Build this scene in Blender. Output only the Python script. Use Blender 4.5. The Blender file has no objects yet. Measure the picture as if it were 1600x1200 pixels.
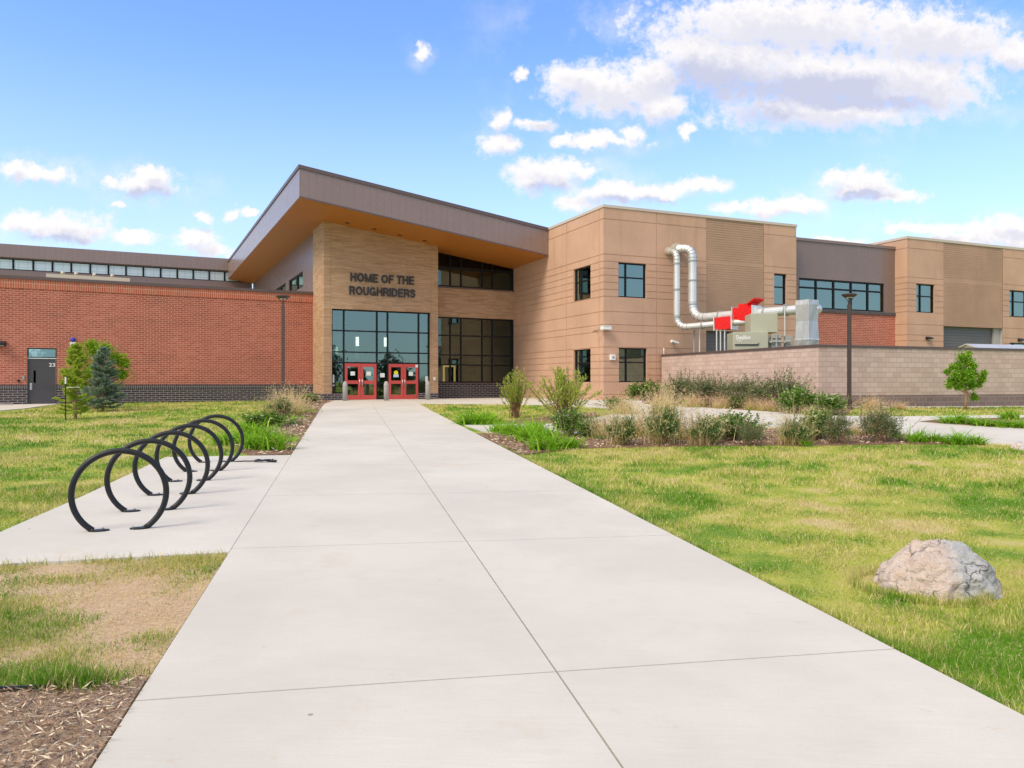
import bpy, bmesh, math, random
import numpy as np
from mathutils import Vector, Matrix, noise as mnoise

R = math.radians
random.seed(7)
rng = np.random.default_rng(11)
SC = bpy.context.scene
COL = SC.collection
# ---- survey constants: focal length in photo pixels, horizon row, eye height above the entrance floor
F, V0, CZ = 1200.0, 598.0, 1.0

def P(u, v, Y):
    return np.array([(u - 800) / F * Y, Y, CZ + (V0 - v) / F * Y])

class Fr:
    """A building grid: a runs along the facade, b into the building, z up (floor = 0)."""
    def __init__(s, x, y, yaw):
        s.x, s.y, s.c, s.s, s.yaw = x, y, math.cos(R(yaw)), math.sin(R(yaw)), R(yaw)
    def w(s, a, b, z=0.0):
        return (s.x + a * s.c - b * s.s, s.y + a * s.s + b * s.c, z)
    def a(s, u, b=0.0):
        k = (u - 800) / F
        x0, y0 = s.x - b * s.s, s.y + b * s.c
        return (k * y0 - x0) / (s.c - k * s.s)
    def b(s, u, a=0.0):
        k = (u - 800) / F
        x0, y0 = s.x + a * s.c, s.y + a * s.s
        return (x0 - k * y0) / (s.s + k * s.c)
    def z(s, u, v, b=0.0):
        a = s.a(u, b)
        return CZ + (V0 - v) / F * (s.y + a * s.s + b * s.c)
    def zs(s, u, v, a=0.0):
        b = s.b(u, a)
        return CZ + (V0 - v) / F * (s.y + a * s.s + b * s.c)

ENT = Fr(-10.665, 43.53, 26.0)      # entrance hall, origin at the pier's front left corner
BRK = Fr(-11.98, 46.22, 28.0)       # red brick wing, a < 0 runs to the left
WNG = Fr(4.72, 39.58, 23.2)         # tan precast wing, origin at its front corner
SCR = Fr(11.98, 30.0, 20.4)         # block screen wall, origin at its corner
WLD = Fr(0, 0, 0)

# ------------------------------------------------------------------ object helpers
WLOC = {}
def tag(o, label=None, cat=None, group=None, kind=None):
    if label: o['label'] = label
    if cat: o['category'] = cat
    if group: o['group'] = group
    if kind: o['kind'] = kind
    return o

def thing(name, loc, label, cat, rz=0.0, group=None, scale=None):
    o = bpy.data.objects.new(name, None)
    o.empty_display_size = 0.3
    COL.objects.link(o)
    o.location = loc
    o.rotation_euler = (0, 0, rz)
    if scale is not None: o.scale = scale
    WLOC[o.name] = Vector(loc)
    return tag(o, label, cat, group, 'thing')

def link(name, me, mat, parent=None, local=False, smooth=False):
    o = bpy.data.objects.new(name, me)
    COL.objects.link(o)
    if mat is not None:
        for m in (mat if isinstance(mat, (list, tuple)) else [mat]): me.materials.append(m)
    if smooth:
        me.polygons.foreach_set('use_smooth', [True] * len(me.polygons))
    if parent is not None:
        o.parent = parent
        if not local:
            o.location = -WLOC[parent.name]
    WLOC[o.name] = Vector((0, 0, 0))
    return o

def copy_tree(src, loc, rz=0.0, scale=None, label=None, group=None, cat=None):
    r = src.copy(); COL.objects.link(r)
    r.location = loc; r.rotation_euler = (0, 0, rz)
    if scale is not None: r.scale = scale
    if label: r['label'] = label
    if group: r['group'] = group
    if cat: r['category'] = cat
    for ch in list(src.children):
        c = ch.copy(); COL.objects.link(c); c.parent = r
        for g in list(ch.children):
            d = g.copy(); COL.objects.link(d); d.parent = c
    return r

def fastmesh(name, verts, faces):
    verts = np.asarray(verts, np.float32); faces = np.asarray(faces, np.int32)
    me = bpy.data.meshes.new(name)
    n, m, k = len(verts), len(faces), faces.shape[1]
    me.vertices.add(n); me.vertices.foreach_set('co', verts.ravel())
    me.loops.add(m * k); me.loops.foreach_set('vertex_index', faces.ravel())
    me.polygons.add(m)
    me.polygons.foreach_set('loop_start', np.arange(0, m * k, k, dtype=np.int32))
    me.update(calc_edges=True)
    me.validate()
    return me

class MB:
    """Collects faces in a frame's own coordinates; obj() links them as one mesh with metre UVs."""
    def __init__(s): s.v, s.f = [], []
    def add(s, pts, faces):
        n = len(s.v); s.v += [tuple(p) for p in pts]
        s.f += [tuple(i + n for i in f) for f in faces]
    def quad(s, *p): s.add(p, [tuple(range(len(p)))])
    def box(s, a0, a1, b0, b1, z0, z1):
        s.add([(a0, b0, z0), (a1, b0, z0), (a1, b1, z0), (a0, b1, z0), (a0, b0, z1), (a1, b0, z1), (a1, b1, z1), (a0, b1, z1)],
              [(0, 3, 2, 1), (4, 5, 6, 7), (0, 1, 5, 4), (1, 2, 6, 5), (2, 3, 7, 6), (3, 0, 4, 7)])
    def xbox(s, ax, t0, t1, d0, d1, z0, z1):
        if ax == 'a': s.box(t0, t1, d0, d1, z0, z1)
        else: s.box(d0, d1, t0, t1, z0, z1)
    def prism(s, poly, b0, b1):
        n = len(poly)
        s.add([(a, b0, z) for a, z in poly] + [(a, b1, z) for a, z in poly],
              [tuple(range(n)), tuple(range(2 * n - 1, n - 1, -1))] + [(i, i + n, (i + 1) % n + n, (i + 1) % n) for i in range(n)])
    def tube(s, pts, r, n=8, cap=True):
        pts = [Vector(p) for p in pts]; m = len(pts)
        rs = r if isinstance(r, (list, tuple)) else [r] * m
        t0 = (pts[1] - pts[0]).normalized()
        up = Vector((0, 0, 1)) if abs(t0.z) < .9 else Vector((1, 0, 0))
        nrm = t0.cross(up).normalized()
        vs = []
        for i in range(m):
            t = (pts[min(i + 1, m - 1)] - pts[max(i - 1, 0)]).normalized()
            nrm = (nrm - t * nrm.dot(t)).normalized()
            bi = t.cross(nrm)
            for j in range(n):
                q = 2 * math.pi * j / n
                vs.append(pts[i] + (nrm * math.cos(q) + bi * math.sin(q)) * rs[i])
        fs = [(i * n + j, i * n + (j + 1) % n, (i + 1) * n + (j + 1) % n, (i + 1) * n + j) for i in range(m - 1) for j in range(n)]
        if cap: fs += [tuple(range(n - 1, -1, -1)), tuple((m - 1) * n + j for j in range(n))]
        s.add(vs, fs)
    def lathe(s, prof, n=20, c=(0, 0, 0)):
        m = len(prof)
        vs = [(c[0] + r * math.cos(2 * math.pi * j / n), c[1] + r * math.sin(2 * math.pi * j / n), c[2] + z) for r, z in prof for j in range(n)]
        fs = [(i * n + j, i * n + (j + 1) % n, (i + 1) * n + (j + 1) % n, (i + 1) * n + j) for i in range(m - 1) for j in range(n)]
        fs += [tuple(range(n - 1, -1, -1)), tuple((m - 1) * n + j for j in range(n))]
        s.add(vs, fs)
    def wall(s, ax, t0, t1, z0, z1, d0=0.0, opens=(), gz=(), gt=(), gw=.035, gd=.022):
        """A wall face at depth d0 with openings cut through it and reveals (grooves) cut into it."""
        T, Z = {t0, t1}, {z0, z1}
        for o in opens: T |= {o[0], o[1]}; Z |= {o[2], o[3]}
        for g in gz: Z |= {g - gw / 2, g + gw / 2}
        for g in gt: T |= {g - gw / 2, g + gw / 2}
        T = sorted(t for t in T if t0 <= t <= t1); Z = sorted(z for z in Z if z0 <= z <= z1)
        pos = (lambda t, d, z: (t, d0 + d, z)) if ax == 'a' else (lambda t, d, z: (d0 + d, t, z))
        def dep(i, j):
            if not (0 <= i < len(T) - 1 and 0 <= j < len(Z) - 1): return None
            t, z = (T[i] + T[i + 1]) / 2, (Z[j] + Z[j + 1]) / 2
            for o in opens:
                if o[0] < t < o[1] and o[2] < z < o[3]: return ('o', o[4] if len(o) > 4 else .22)
            if any(abs(z - g) < gw / 2 for g in gz) or any(abs(t - g) < gw / 2 for g in gt): return ('w', gd)
            return ('w', 0.0)
        for i in range(len(T) - 1):
            for j in range(len(Z) - 1):
                k, d = dep(i, j)
                a, b, c, e = T[i], T[i + 1], Z[j], Z[j + 1]
                if k == 'w': s.quad(pos(a, d, c), pos(b, d, c), pos(b, d, e), pos(a, d, e))
                n = dep(i + 1, j)
                if n and abs(n[1] - d) > 1e-5: s.quad(pos(b, d, c), pos(b, n[1], c), pos(b, n[1], e), pos(b, d, e))
                n = dep(i, j + 1)
                if n and abs(n[1] - d) > 1e-5: s.quad(pos(a, d, e), pos(b, d, e), pos(b, n[1], e), pos(a, n[1], e))
    def obj(s, name, mat, parent=None, fr=WLD, local=False, smooth=False, bevel=0.0):
        me = bpy.data.meshes.new(name)
        me.from_pydata([fr.w(*p) for p in s.v], [], s.f)
        uv = me.uv_layers.new(name='metres')
        flat = []
        for f in s.f:
            p = [Vector(s.v[i]) for i in f]
            n = Vector((0, 0, 0))
            for i in range(len(p)):
                n += p[i].cross(p[(i + 1) % len(p)])
            ax, ay, az = abs(n.x), abs(n.y), abs(n.z)
            for q in p:
                if az > ax and az > ay: flat += [q.x, q.y]
                elif ay >= ax: flat += [q.x, q.z]
                else: flat += [q.y, q.z]
        uv.data.foreach_set('uv', flat)
        o = link(name, me, mat, parent, local, smooth)
        if bevel:
            m = o.modifiers.new('edge', 'BEVEL'); m.width = bevel; m.segments = 2; m.limit_method = 'ANGLE'
        return o

# ------------------------------------------------------------------ ground form (thin plate spline through surveyed levels)
def walk_c(Y): return .275 - .215 * (Y - 4.72)
_c = []
for Y in (0.5, 3, 6, 10, 15, 20, 27, 34, 40):
    for o in (-2.5, 0, 2.5):
        x = walk_c(Y) + o
        _c.append((x, Y, -.88 - .0166 * x + .0164 * Y if Y < 38 else -.88 - .0166 * walk_c(Y) + .0164 * Y))
_c += [(-25.9, 38.8, -.13), (-19, 42.5, -.1), (-12.2, 46.1, -.07), (-38, 32, -.2), (-55, 20, -.5), (-10.6, 43.3, -.03), (-7.65, 44.9, -.012), (-4.4, 46.5, 0),
       (0, 50.2, 0), (2.2, 45.5, .04), (4.72, 39.4, .08), (7.9, 40.8, .1), (11.9, 29.8, .0), (17, 31.8, -.03), (22.6, 33.8, -.08), (35, 38.5, -.1), (55, 46, -.1),
       (10, 17, -.42), (17, 20, -.36), (7, 9, -.78), (5, 4.5, -.9), (14, 7, -.85), (-7, 9, -.64), (-12, 15, -.5), (-20, 20, -.45), (-9, 4, -.8), (-30, 8, -.8),
       (0, -8, -1.05), (25, -8, -1.1), (-25, -8, -1.1), (60, 10, -.8), (60, -15, -1.1), (-60, -15, -1.1), (0, -25, -1.15),
       (-5, 58, -.3), (14, 55, -.3), (-25, 60, -.3), (30, 60, -.3), (-60, 70, -.4), (60, 75, -.4), (9, 45, -.1)]
_c = np.array(_c)
def _k(r2): return np.where(r2 > 1e-9, r2 * np.log(np.maximum(r2, 1e-9)), 0.0)
_n = len(_c)
_A = np.zeros((_n + 3, _n + 3))
_A[:_n, :_n] = _k(((_c[:, None, :2] - _c[None, :, :2]) ** 2).sum(2)) + np.eye(_n) * 1.5
_A[:_n, _n] = 1; _A[:_n, _n + 1:] = _c[:, :2]; _A[_n, :_n] = 1; _A[_n + 1:, :_n] = _c[:, :2].T
_w = np.linalg.solve(_A, np.concatenate([_c[:, 2], np.zeros(3)]))
def gz(x, y):
    x = np.asarray(x, float); y = np.asarray(y, float)
    sh = x.shape; x = x.ravel(); y = y.ravel(); out = np.empty(len(x))
    for i in range(0, len(x), 20000):
        q = np.stack([x[i:i + 20000], y[i:i + 20000]], 1)
        out[i:i + 20000] = _k(((q[:, None] - _c[None, :, :2]) ** 2).sum(2)) @ _w[:_n] + _w[_n] + q @ _w[_n + 1:]
    return out.reshape(sh)
_Y = np.concatenate([np.linspace(1.2, 12, 700), np.linspace(12.02, 60, 900)])
def gp(u, v):
    """The point of the ground that stands at a surveyed bearing."""
    x = (u - 800) / F * _Y
    d = CZ + (V0 - v) / F * _Y - gz(x, _Y)
    i = np.nonzero((d[:-1] > 0) & (d[1:] <= 0))[0]
    if len(i) == 0: Y = 45.0
    else:
        i = i[0]; Y = _Y[i] + (_Y[i + 1] - _Y[i]) * d[i] / (d[i] - d[i + 1])
    X = (u - 800) / F * Y
    return np.array([X, Y, float(gz(X, Y))])
def gpoly(px): return [tuple(gp(u, v)[:2]) for u, v in px]

def drape(name, polys, mat, off, kind='structure', label=None, skirt=.1, step=1.0, cat=None):
    bm = bmesh.new()
    for poly in polys:
        vs = [bm.verts.new((x, y, 0)) for x, y in poly]
        bm.faces.new(vs)
    bmesh.ops.triangulate(bm, faces=bm.faces[:])
    xs = [v.co.x for v in bm.verts]; ys = [v.co.y for v in bm.verts]
    for k in range(math.ceil(min(xs) / step), math.floor(max(xs) / step) + 1):
        bmesh.ops.bisect_plane(bm, geom=bm.verts[:] + bm.edges[:] + bm.faces[:], plane_co=(k * step, 0, 0), plane_no=(1, 0, 0))
    for k in range(math.ceil(min(ys) / step), math.floor(max(ys) / step) + 1):
        bmesh.ops.bisect_plane(bm, geom=bm.verts[:] + bm.edges[:] + bm.faces[:], plane_co=(0, k * step, 0), plane_no=(0, 1, 0))
    bmesh.ops.remove_doubles(bm, verts=bm.verts[:], dist=1e-4)
    bm.verts.ensure_lookup_table()
    z = gz(np.array([v.co.x for v in bm.verts]), np.array([v.co.y for v in bm.verts])) + off
    for v, q in zip(bm.verts, z): v.co.z = q
    bmesh.ops.recalc_face_normals(bm, faces=bm.faces[:])
    if skirt:
        e = [e for e in bm.edges if e.is_boundary]
        r = bmesh.ops.extrude_edge_only(bm, edges=e)
        for g in r['geom']:
            if isinstance(g, bmesh.types.BMVert): g.co.z -= skirt
    me = bpy.data.meshes.new(name); bm.to_mesh(me); bm.free()
    o = link(name, me, mat)
    return tag(o, label, cat, None, kind)

def inpoly(x, y, poly):
    r = np.zeros(len(x), bool); n = len(poly)
    for i in range(n):
        x0, y0 = poly[i]; x1, y1 = poly[(i + 1) % n]
        c = ((y0 > y) != (y1 > y)) & (x < (x1 - x0) * (y - y0) / ((y1 - y0) if abs(y1 - y0) > 1e-9 else 1e-9) + x0)
        r ^= c
    return r

def rough(poly, amp, step=.12):
    """Break a plan outline into a ragged one; the first and last corner keep their straight edge."""
    out = []; g = random.Random(4)
    for i in range(len(poly)):
        a, b = Vector(poly[i]), Vector(poly[(i + 1) % len(poly)])
        out.append((a.x, a.y))
        if i == len(poly) - 1: break
        n = int((b - a).length / step)
        for k in range(1, n):
            q = a.lerp(b, k / n); d = mnoise.fractal(Vector((q.x * 1.6, q.y * 1.6, 0)), .8, 2.0, 4) * amp * 1.6 + g.uniform(-.03, .03)
            nn = Vector((b.y - a.y, a.x - b.x)).normalized() if (b - a).length else Vector((0, 0))
            q = q + nn * d; out.append((q.x, q.y))
    return out
# ------------------------------------------------------------------ materials
class NT:
    def __init__(s, name):
        s.m = bpy.data.materials.new(name); s.m.use_nodes = True
        s.t = s.m.node_tree; s.t.nodes.clear()
        s.out = s.n('ShaderNodeOutputMaterial')
    def n(s, t, **kw):
        x = s.t.nodes.new(t)
        for k, v in kw.items(): setattr(x, k, v)
        return x
    def l(s, a, b): s.t.links.new(a, b)
    def val(s, sock, v):
        if hasattr(v, 'links') or isinstance(v, bpy.types.NodeSocket): s.l(v, sock)
        else: sock.default_value = v
    def math(s, op, a, b=0.0, c=None, clamp=False):
        x = s.n('ShaderNodeMath', operation=op, use_clamp=clamp)
        s.val(x.inputs[0], a); s.val(x.inputs[1], b)
        if c is not None: s.val(x.inputs[2], c)
        return x.outputs[0]
    def mix(s, f, a, b, blend='MIX'):
        x = s.n('ShaderNodeMix', data_type='RGBA', blend_type=blend)
        s.val(x.inputs[0], f); s.val(x.inputs[6], c4(a)); s.val(x.inputs[7], c4(b))
        return x.outputs[2]
    def coord(s, kind='Object', scale=(1, 1, 1)):
        c = s.n('ShaderNodeTexCoord')
        if scale == (1, 1, 1): return c.outputs[kind]
        v = s.n('ShaderNodeVectorMath', operation='MULTIPLY')
        s.l(c.outputs[kind], v.inputs[0]); v.inputs[1].default_value = scale
        return v.outputs[0]
    def noise(s, co, scale, detail=3, rough=.55):
        x = s.n('ShaderNodeTexNoise'); s.l(co, x.inputs['Vector'])
        x.inputs['Scale'].default_value = scale; x.inputs['Detail'].default_value = detail; x.inputs['Roughness'].default_value = rough
        return x.outputs['Fac']
    def ramp(s, f, lo, hi):
        x = s.n('ShaderNodeMapRange', interpolation_type='SMOOTHSTEP')
        s.l(f, x.inputs[0]); x.inputs[1].default_value = lo; x.inputs[2].default_value = hi
        return x.outputs[0]
    def bump(s, h, strength=.3, dist=.02):
        x = s.n('ShaderNodeBump'); s.l(h, x.inputs['Height'])
        x.inputs['Strength'].default_value = strength; x.inputs['Distance'].default_value = dist
        return x.outputs[0]
    def pbr(s, col, rough=.8, metal=0.0, nrm=None, spec=.4, **kw):
        b = s.n('ShaderNodeBsdfPrincipled')
        s.val(b.inputs['Base Color'], c4(col)); s.val(b.inputs['Roughness'], rough); s.val(b.inputs['Metallic'], metal)
        b.inputs['Specular IOR Level'].default_value = spec
        if nrm is not None: s.l(nrm, b.inputs['Normal'])
        for k, v in kw.items(): s.val(b.inputs[k], v)
        s.l(b.outputs[0], s.out.inputs[0])
        return s.m

def c4(c):
    if isinstance(c, (tuple, list)) and len(c) == 3: return (*c, 1.0)
    return c
def sc(c, k): return tuple(x * k for x in c)

def m_plain(name, col, rough=.6, metal=0.0, var=.12, scale=3.0, spec=.4, bump=0.0, uv=False):
    t = NT(name); co = t.coord('UV' if uv else 'Object')
    f = t.noise(co, scale, 4)
    c = t.mix(f, sc(col, 1 - var), sc(col, 1 + var))
    r = t.math('ADD', t.math('MULTIPLY', t.noise(co, scale * 2.7, 3), .2), rough - .1)
    return t.pbr(c, r, metal, t.bump(t.noise(co, scale * 12, 3), bump, .01) if bump else None, spec)

def m_brick(name, c1, c2, mortar, w, h, ms=.012, off=.5, var=.3, squash=1.0, streak=0.0, patch=None, bias=0.0, long=False):
    t = NT(name); co = t.coord('UV')
    b = t.n('ShaderNodeTexBrick'); t.l(co, b.inputs['Vector'])
    b.offset = off; b.squash = squash
    b.inputs['Color1'].default_value = (0, 0, 0, 1); b.inputs['Color2'].default_value = (1, 1, 1, 1); b.inputs['Mortar'].default_value = (.5, .5, .5, 1)
    b.inputs['Scale'].default_value = 1; b.inputs['Mortar Size'].default_value = ms; b.inputs['Mortar Smooth'].default_value = .1
    b.inputs['Bias'].default_value = bias; b.inputs['Brick Width'].default_value = w; b.inputs['Row Height'].default_value = h
    c = t.mix(b.outputs['Color'], c1, c2)
    c = t.mix(t.math('MULTIPLY', t.ramp(t.noise(co, .35, 5, .6), .35, .7), var), c, sc(c1, .75))
    c = t.mix(t.math('MULTIPLY', t.noise(co, 9, 4), .35), c, sc(c2, 1.15))
    if long: c = t.mix(t.math('MULTIPLY', t.ramp(t.noise(t.coord('UV', (.75, 9, 1)), 1.0, 4, .7), .5, .66), .6), c, sc(c1, .72)); c = t.mix(t.math('MULTIPLY', t.ramp(t.noise(t.coord('UV', (1.1, 12, 3)), 1.0, 3, .7), .56, .68), .6), c, sc(c2, 1.2))
    if patch: c = t.mix(t.math('MULTIPLY', t.ramp(t.noise(t.coord('UV', (1, 3, 1)), .5, 4), .52, .72), .55), c, patch)
    c = t.mix(b.outputs['Fac'], c, mortar)
    h_ = t.math('SUBTRACT', t.math('MULTIPLY', t.noise(co, 40, 3), .25), b.outputs['Fac'])
    return t.pbr(c, .85, 0, t.bump(h_, .5, .008), .25)

def m_precast(name, col, streak=.4, uvscale=1.0):
    t = NT(name); co = t.coord('UV'); o = t.coord('Object')
    c = t.mix(t.ramp(t.noise(o, .45, 5, .6), .3, .75), sc(col, .9), sc(col, 1.08))
    # rain streaks run down the panels
    st = t.ramp(t.noise(t.coord('UV', (2.2, .16, 1)), 1.0, 5, .65), .52, .78)
    c = t.mix(t.math('MULTIPLY', st, streak), c, (col[0] * .62, col[1] * .58, col[2] * .55))
    ef = t.ramp(t.noise(t.coord('UV', (.9, .5, 1)), 1.3, 5, .7), .6, .78)
    c = t.mix(t.math('MULTIPLY', ef, .35), c, sc(col, 1.25))
    c = t.mix(t.math('MULTIPLY', t.noise(o, 60, 3), .2), c, sc(col, .8))
    return t.pbr(c, .88, 0, t.bump(t.noise(o, 70, 4), .25, .006), .25)

def m_metal(name, col, rough=.38, metal=.35, var=.08, seam=None, spec=.5, dent=0.0):
    t = NT(name); co = t.coord('UV'); o = t.coord('Object')
    c = t.mix(t.noise(o, .8, 4), sc(col, 1 - var), sc(col, 1 + var))
    n = None
    if seam:
        s_ = t.n('ShaderNodeSeparateXYZ'); t.l(co, s_.inputs[0])
        fr = t.math('FRACT', t.math('DIVIDE', s_.outputs[0], seam))
        ln = t.math('LESS_THAN', t.math('ABSOLUTE', t.math('SUBTRACT', fr, .5)), .45)
        c = t.mix(ln, sc(col, .88), c)
        tone = t.n('ShaderNodeTexWhiteNoise', noise_dimensions='1D'); t.l(t.math('FLOOR', t.math('DIVIDE', s_.outputs[0], seam)), tone.inputs['W'])
        c = t.mix(t.math('MULTIPLY', tone.outputs['Value'], .10), c, sc(col, 1.3))
        n = t.bump(t.math('ADD', ln, t.math('MULTIPLY', t.noise(o, 1.1, 2), .6)), .25, .01)
    r = t.math('ADD', t.math('MULTIPLY', t.noise(o, 2.3, 4), .16), rough - .08)
    if dent: n = t.bump(t.noise(t.coord('Object', (1, 1, .35)), 5.5, 3), dent, .05)
    return t.pbr(c, r, metal, n, spec)

def m_concrete(name, col):
    t = NT(name); o = t.coord('Object')
    g = t.n('ShaderNodeNewGeometry')
    c = t.mix(t.ramp(t.noise(o, .5, 6, .65), .3, .7), sc(col, .90), sc(col, 1.06))
    c = t.mix(t.math('MULTIPLY', g.outputs['Random Per Island'], .22), c, (col[0] * .86, col[1] * .84, col[2] * .80))
    # rusty and earthy stains, darker blotches, broom marks, grit
    c = t.mix(t.math('MULTIPLY', t.ramp(t.noise(o, .9, 6, .7), .56, .72), .26), c, (.50, .37, .25))
    c = t.mix(t.math('MULTIPLY', t.ramp(t.noise(o, 3.3, 6, .75), .62, .74), .42), c, (.52, .33, .17))
    c = t.mix(t.math('MULTIPLY', t.ramp(t.noise(o, 6, 5, .7), .66, .76), .35), c, sc(col, .62))
    br = t.noise(t.coord('Object', (3, 46, 4)), 1.0, 4, .7)
    br2 = t.noise(t.coord('Object', (1.2, 13, 4)), 1.0, 4, .7)
    c = t.mix(t.math('MULTIPLY', t.ramp(br, .35, .7), .11), c, sc(col, .66))
    c = t.mix(t.math('MULTIPLY', t.ramp(br2, .4, .7), .07), c, sc(col, .74))
    c = t.mix(t.math('MULTIPLY', t.ramp(t.noise(o, 120, 3, .8), .45, .7), .25), c, sc(col, .66))
    sp = t.n('ShaderNodeTexVoronoi', feature='F1'); t.l(o, sp.inputs['Vector']); sp.inputs['Scale'].default_value = 1.3
    spot = t.math('LESS_THAN', t.math('ADD', sp.outputs['Distance'], t.math('MULTIPLY', t.noise(o, 25, 2), .02)), .03)
    c = t.mix(t.math('MULTIPLY', spot, .6), c, (.15, .11, .08))
    return t.pbr(c, .88, 0, t.bump(t.math('ADD', br, t.math('MULTIPLY', t.noise(o, 150, 2), .5)), .25, .006), .2)

def lawn_mask(t):
    o = t.coord('Object', (1, 1, 0))
    big = t.noise(o, .33, 5, .62)
    mid = t.noise(o, 1.3, 4, .6)
    f = t.math('ADD', t.math('MULTIPLY', big, .62), t.math('MULTIPLY', mid, .38))
    return o, f, t.ramp(f, .40, .56), t.ramp(f, .52, .64)   # yellowing, bare straw

GREEN, OLIVE, STRAW = (.12, .29, .016), (.44, .46, .075), (.76, .61, .31)
def m_lawn(name):
    t = NT(name); o, f, y, s = lawn_mask(t)
    fine = t.noise(o, 38, 3, .7)
    c = t.mix(y, sc(GREEN, .85), sc(OLIVE, .95))
    c = t.mix(s, c, (.58, .46, .25))
    c = t.mix(t.math('MULTIPLY', t.ramp(fine, .35, .7), .45), c, (.34, .29, .11))
    return t.pbr(c, .95, 0, t.bump(fine, .7, .03), .1)
def m_blades(name):
    t = NT(name); o, f, y, s = lawn_mask(t)
    g = t.n('ShaderNodeNewGeometry'); r = g.outputs['Random Per Island']
    c = t.mix(y, GREEN, OLIVE)
    c = t.mix(t.math('MULTIPLY', s, .8), c, STRAW)
    c = t.mix(t.math('GREATER_THAN', r, t.math('SUBTRACT', .86, t.math('MULTIPLY', y, .42))), c, STRAW)
    c = t.mix(t.math('MULTIPLY', t.math('FRACT', t.math('MULTIPLY', r, 17.3)), .45), c, (.23, .36, .04))
    return leafy(t, c)
def leafy(t, c, rough=.6, trans=.3):
    b = t.n('ShaderNodeBsdfPrincipled'); t.l(c, b.inputs['Base Color']); b.inputs['Roughness'].default_value = rough
    b.inputs['Specular IOR Level'].default_value = .1
    d = t.n('ShaderNodeBsdfTranslucent'); t.l(c, d.inputs[0])
    m = t.n('ShaderNodeMixShader'); m.inputs[0].default_value = trans
    t.l(b.outputs[0], m.inputs[1]); t.l(d.outputs[0], m.inputs[2]); t.l(m.outputs[0], t.out.inputs[0])
    return t.m
def m_leaf(name, c1, c2, c3=None, p3=.1, trans=.3):
    t = NT(name); g = t.n('ShaderNodeNewGeometry'); r = g.outputs['Random Per Island']
    c = t.mix(r, c1, c2)
    c = t.mix(t.math('MULTIPLY', t.noise(t.coord('Object'), 3.5, 3), .5), c, sc(c1, .8))
    if c3: c = t.mix(t.math('LESS_THAN', t.math('FRACT', t.math('MULTIPLY', r, 31.7)), p3), c, c3)
    return leafy(t, c, .55, trans)

def m_glass(name, tint=(.30, .40, .40), refl=(.72, .92, .96), base=.22, amt=.75):
    t = NT(name)
    tr = t.n('ShaderNodeBsdfTransparent'); tr.inputs[0].default_value = c4(tint)
    gl = t.n('ShaderNodeBsdfGlossy'); gl.inputs['Color'].default_value = c4(refl); gl.inputs['Roughness'].default_value = .015
    o = t.coord('Object')
    t.l(t.bump(t.noise(o, .9, 2), .05, .05), gl.inputs['Normal'])
    fr = t.n('ShaderNodeFresnel'); fr.inputs['IOR'].default_value = 1.5
    f = t.math('ADD', t.math('MULTIPLY', fr.outputs[0], amt), base, clamp=True)
    m = t.n('ShaderNodeMixShader'); t.l(f, m.inputs[0]); t.l(tr.outputs[0], m.inputs[1]); t.l(gl.outputs[0], m.inputs[2])
    t.l(m.outputs[0], t.out.inputs[0])
    return t.m
def m_emit(name, col, k):
    t = NT(name); e = t.n('ShaderNodeEmission'); e.inputs[0].default_value = c4(col); e.inputs[1].default_value = k
    t.l(e.outputs[0], t.out.inputs[0]); return t.m
def m_mulch(name, a=(.12, .065, .045), b=(.40, .25, .18)):
    t = NT(name); o = t.coord('Object')
    c = t.mix(t.noise(o, 14, 5, .7), a, b)
    c = t.mix(t.math('MULTIPLY', t.ramp(t.noise(o, 2.2, 4), .5, .7), .5), c, (.34, .25, .16))
    return t.pbr(c, .95, 0, t.bump(t.noise(o, 30, 4, .7), .9, .04), .1)
def m_dirt(name):
    t = NT(name); o = t.coord('Object')
    c = t.mix(t.noise(o, 3, 6, .7), (.40, .28, .18), (.66, .50, .345))
    c = t.mix(t.math('MULTIPLY', t.ramp(t.noise(o, 55, 4, .7), .5, .7), .5), c, (.28, .18, .1))
    return t.pbr(c, .95, 0, t.bump(t.noise(o, 45, 4, .7), .7, .025), .1)
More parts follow.
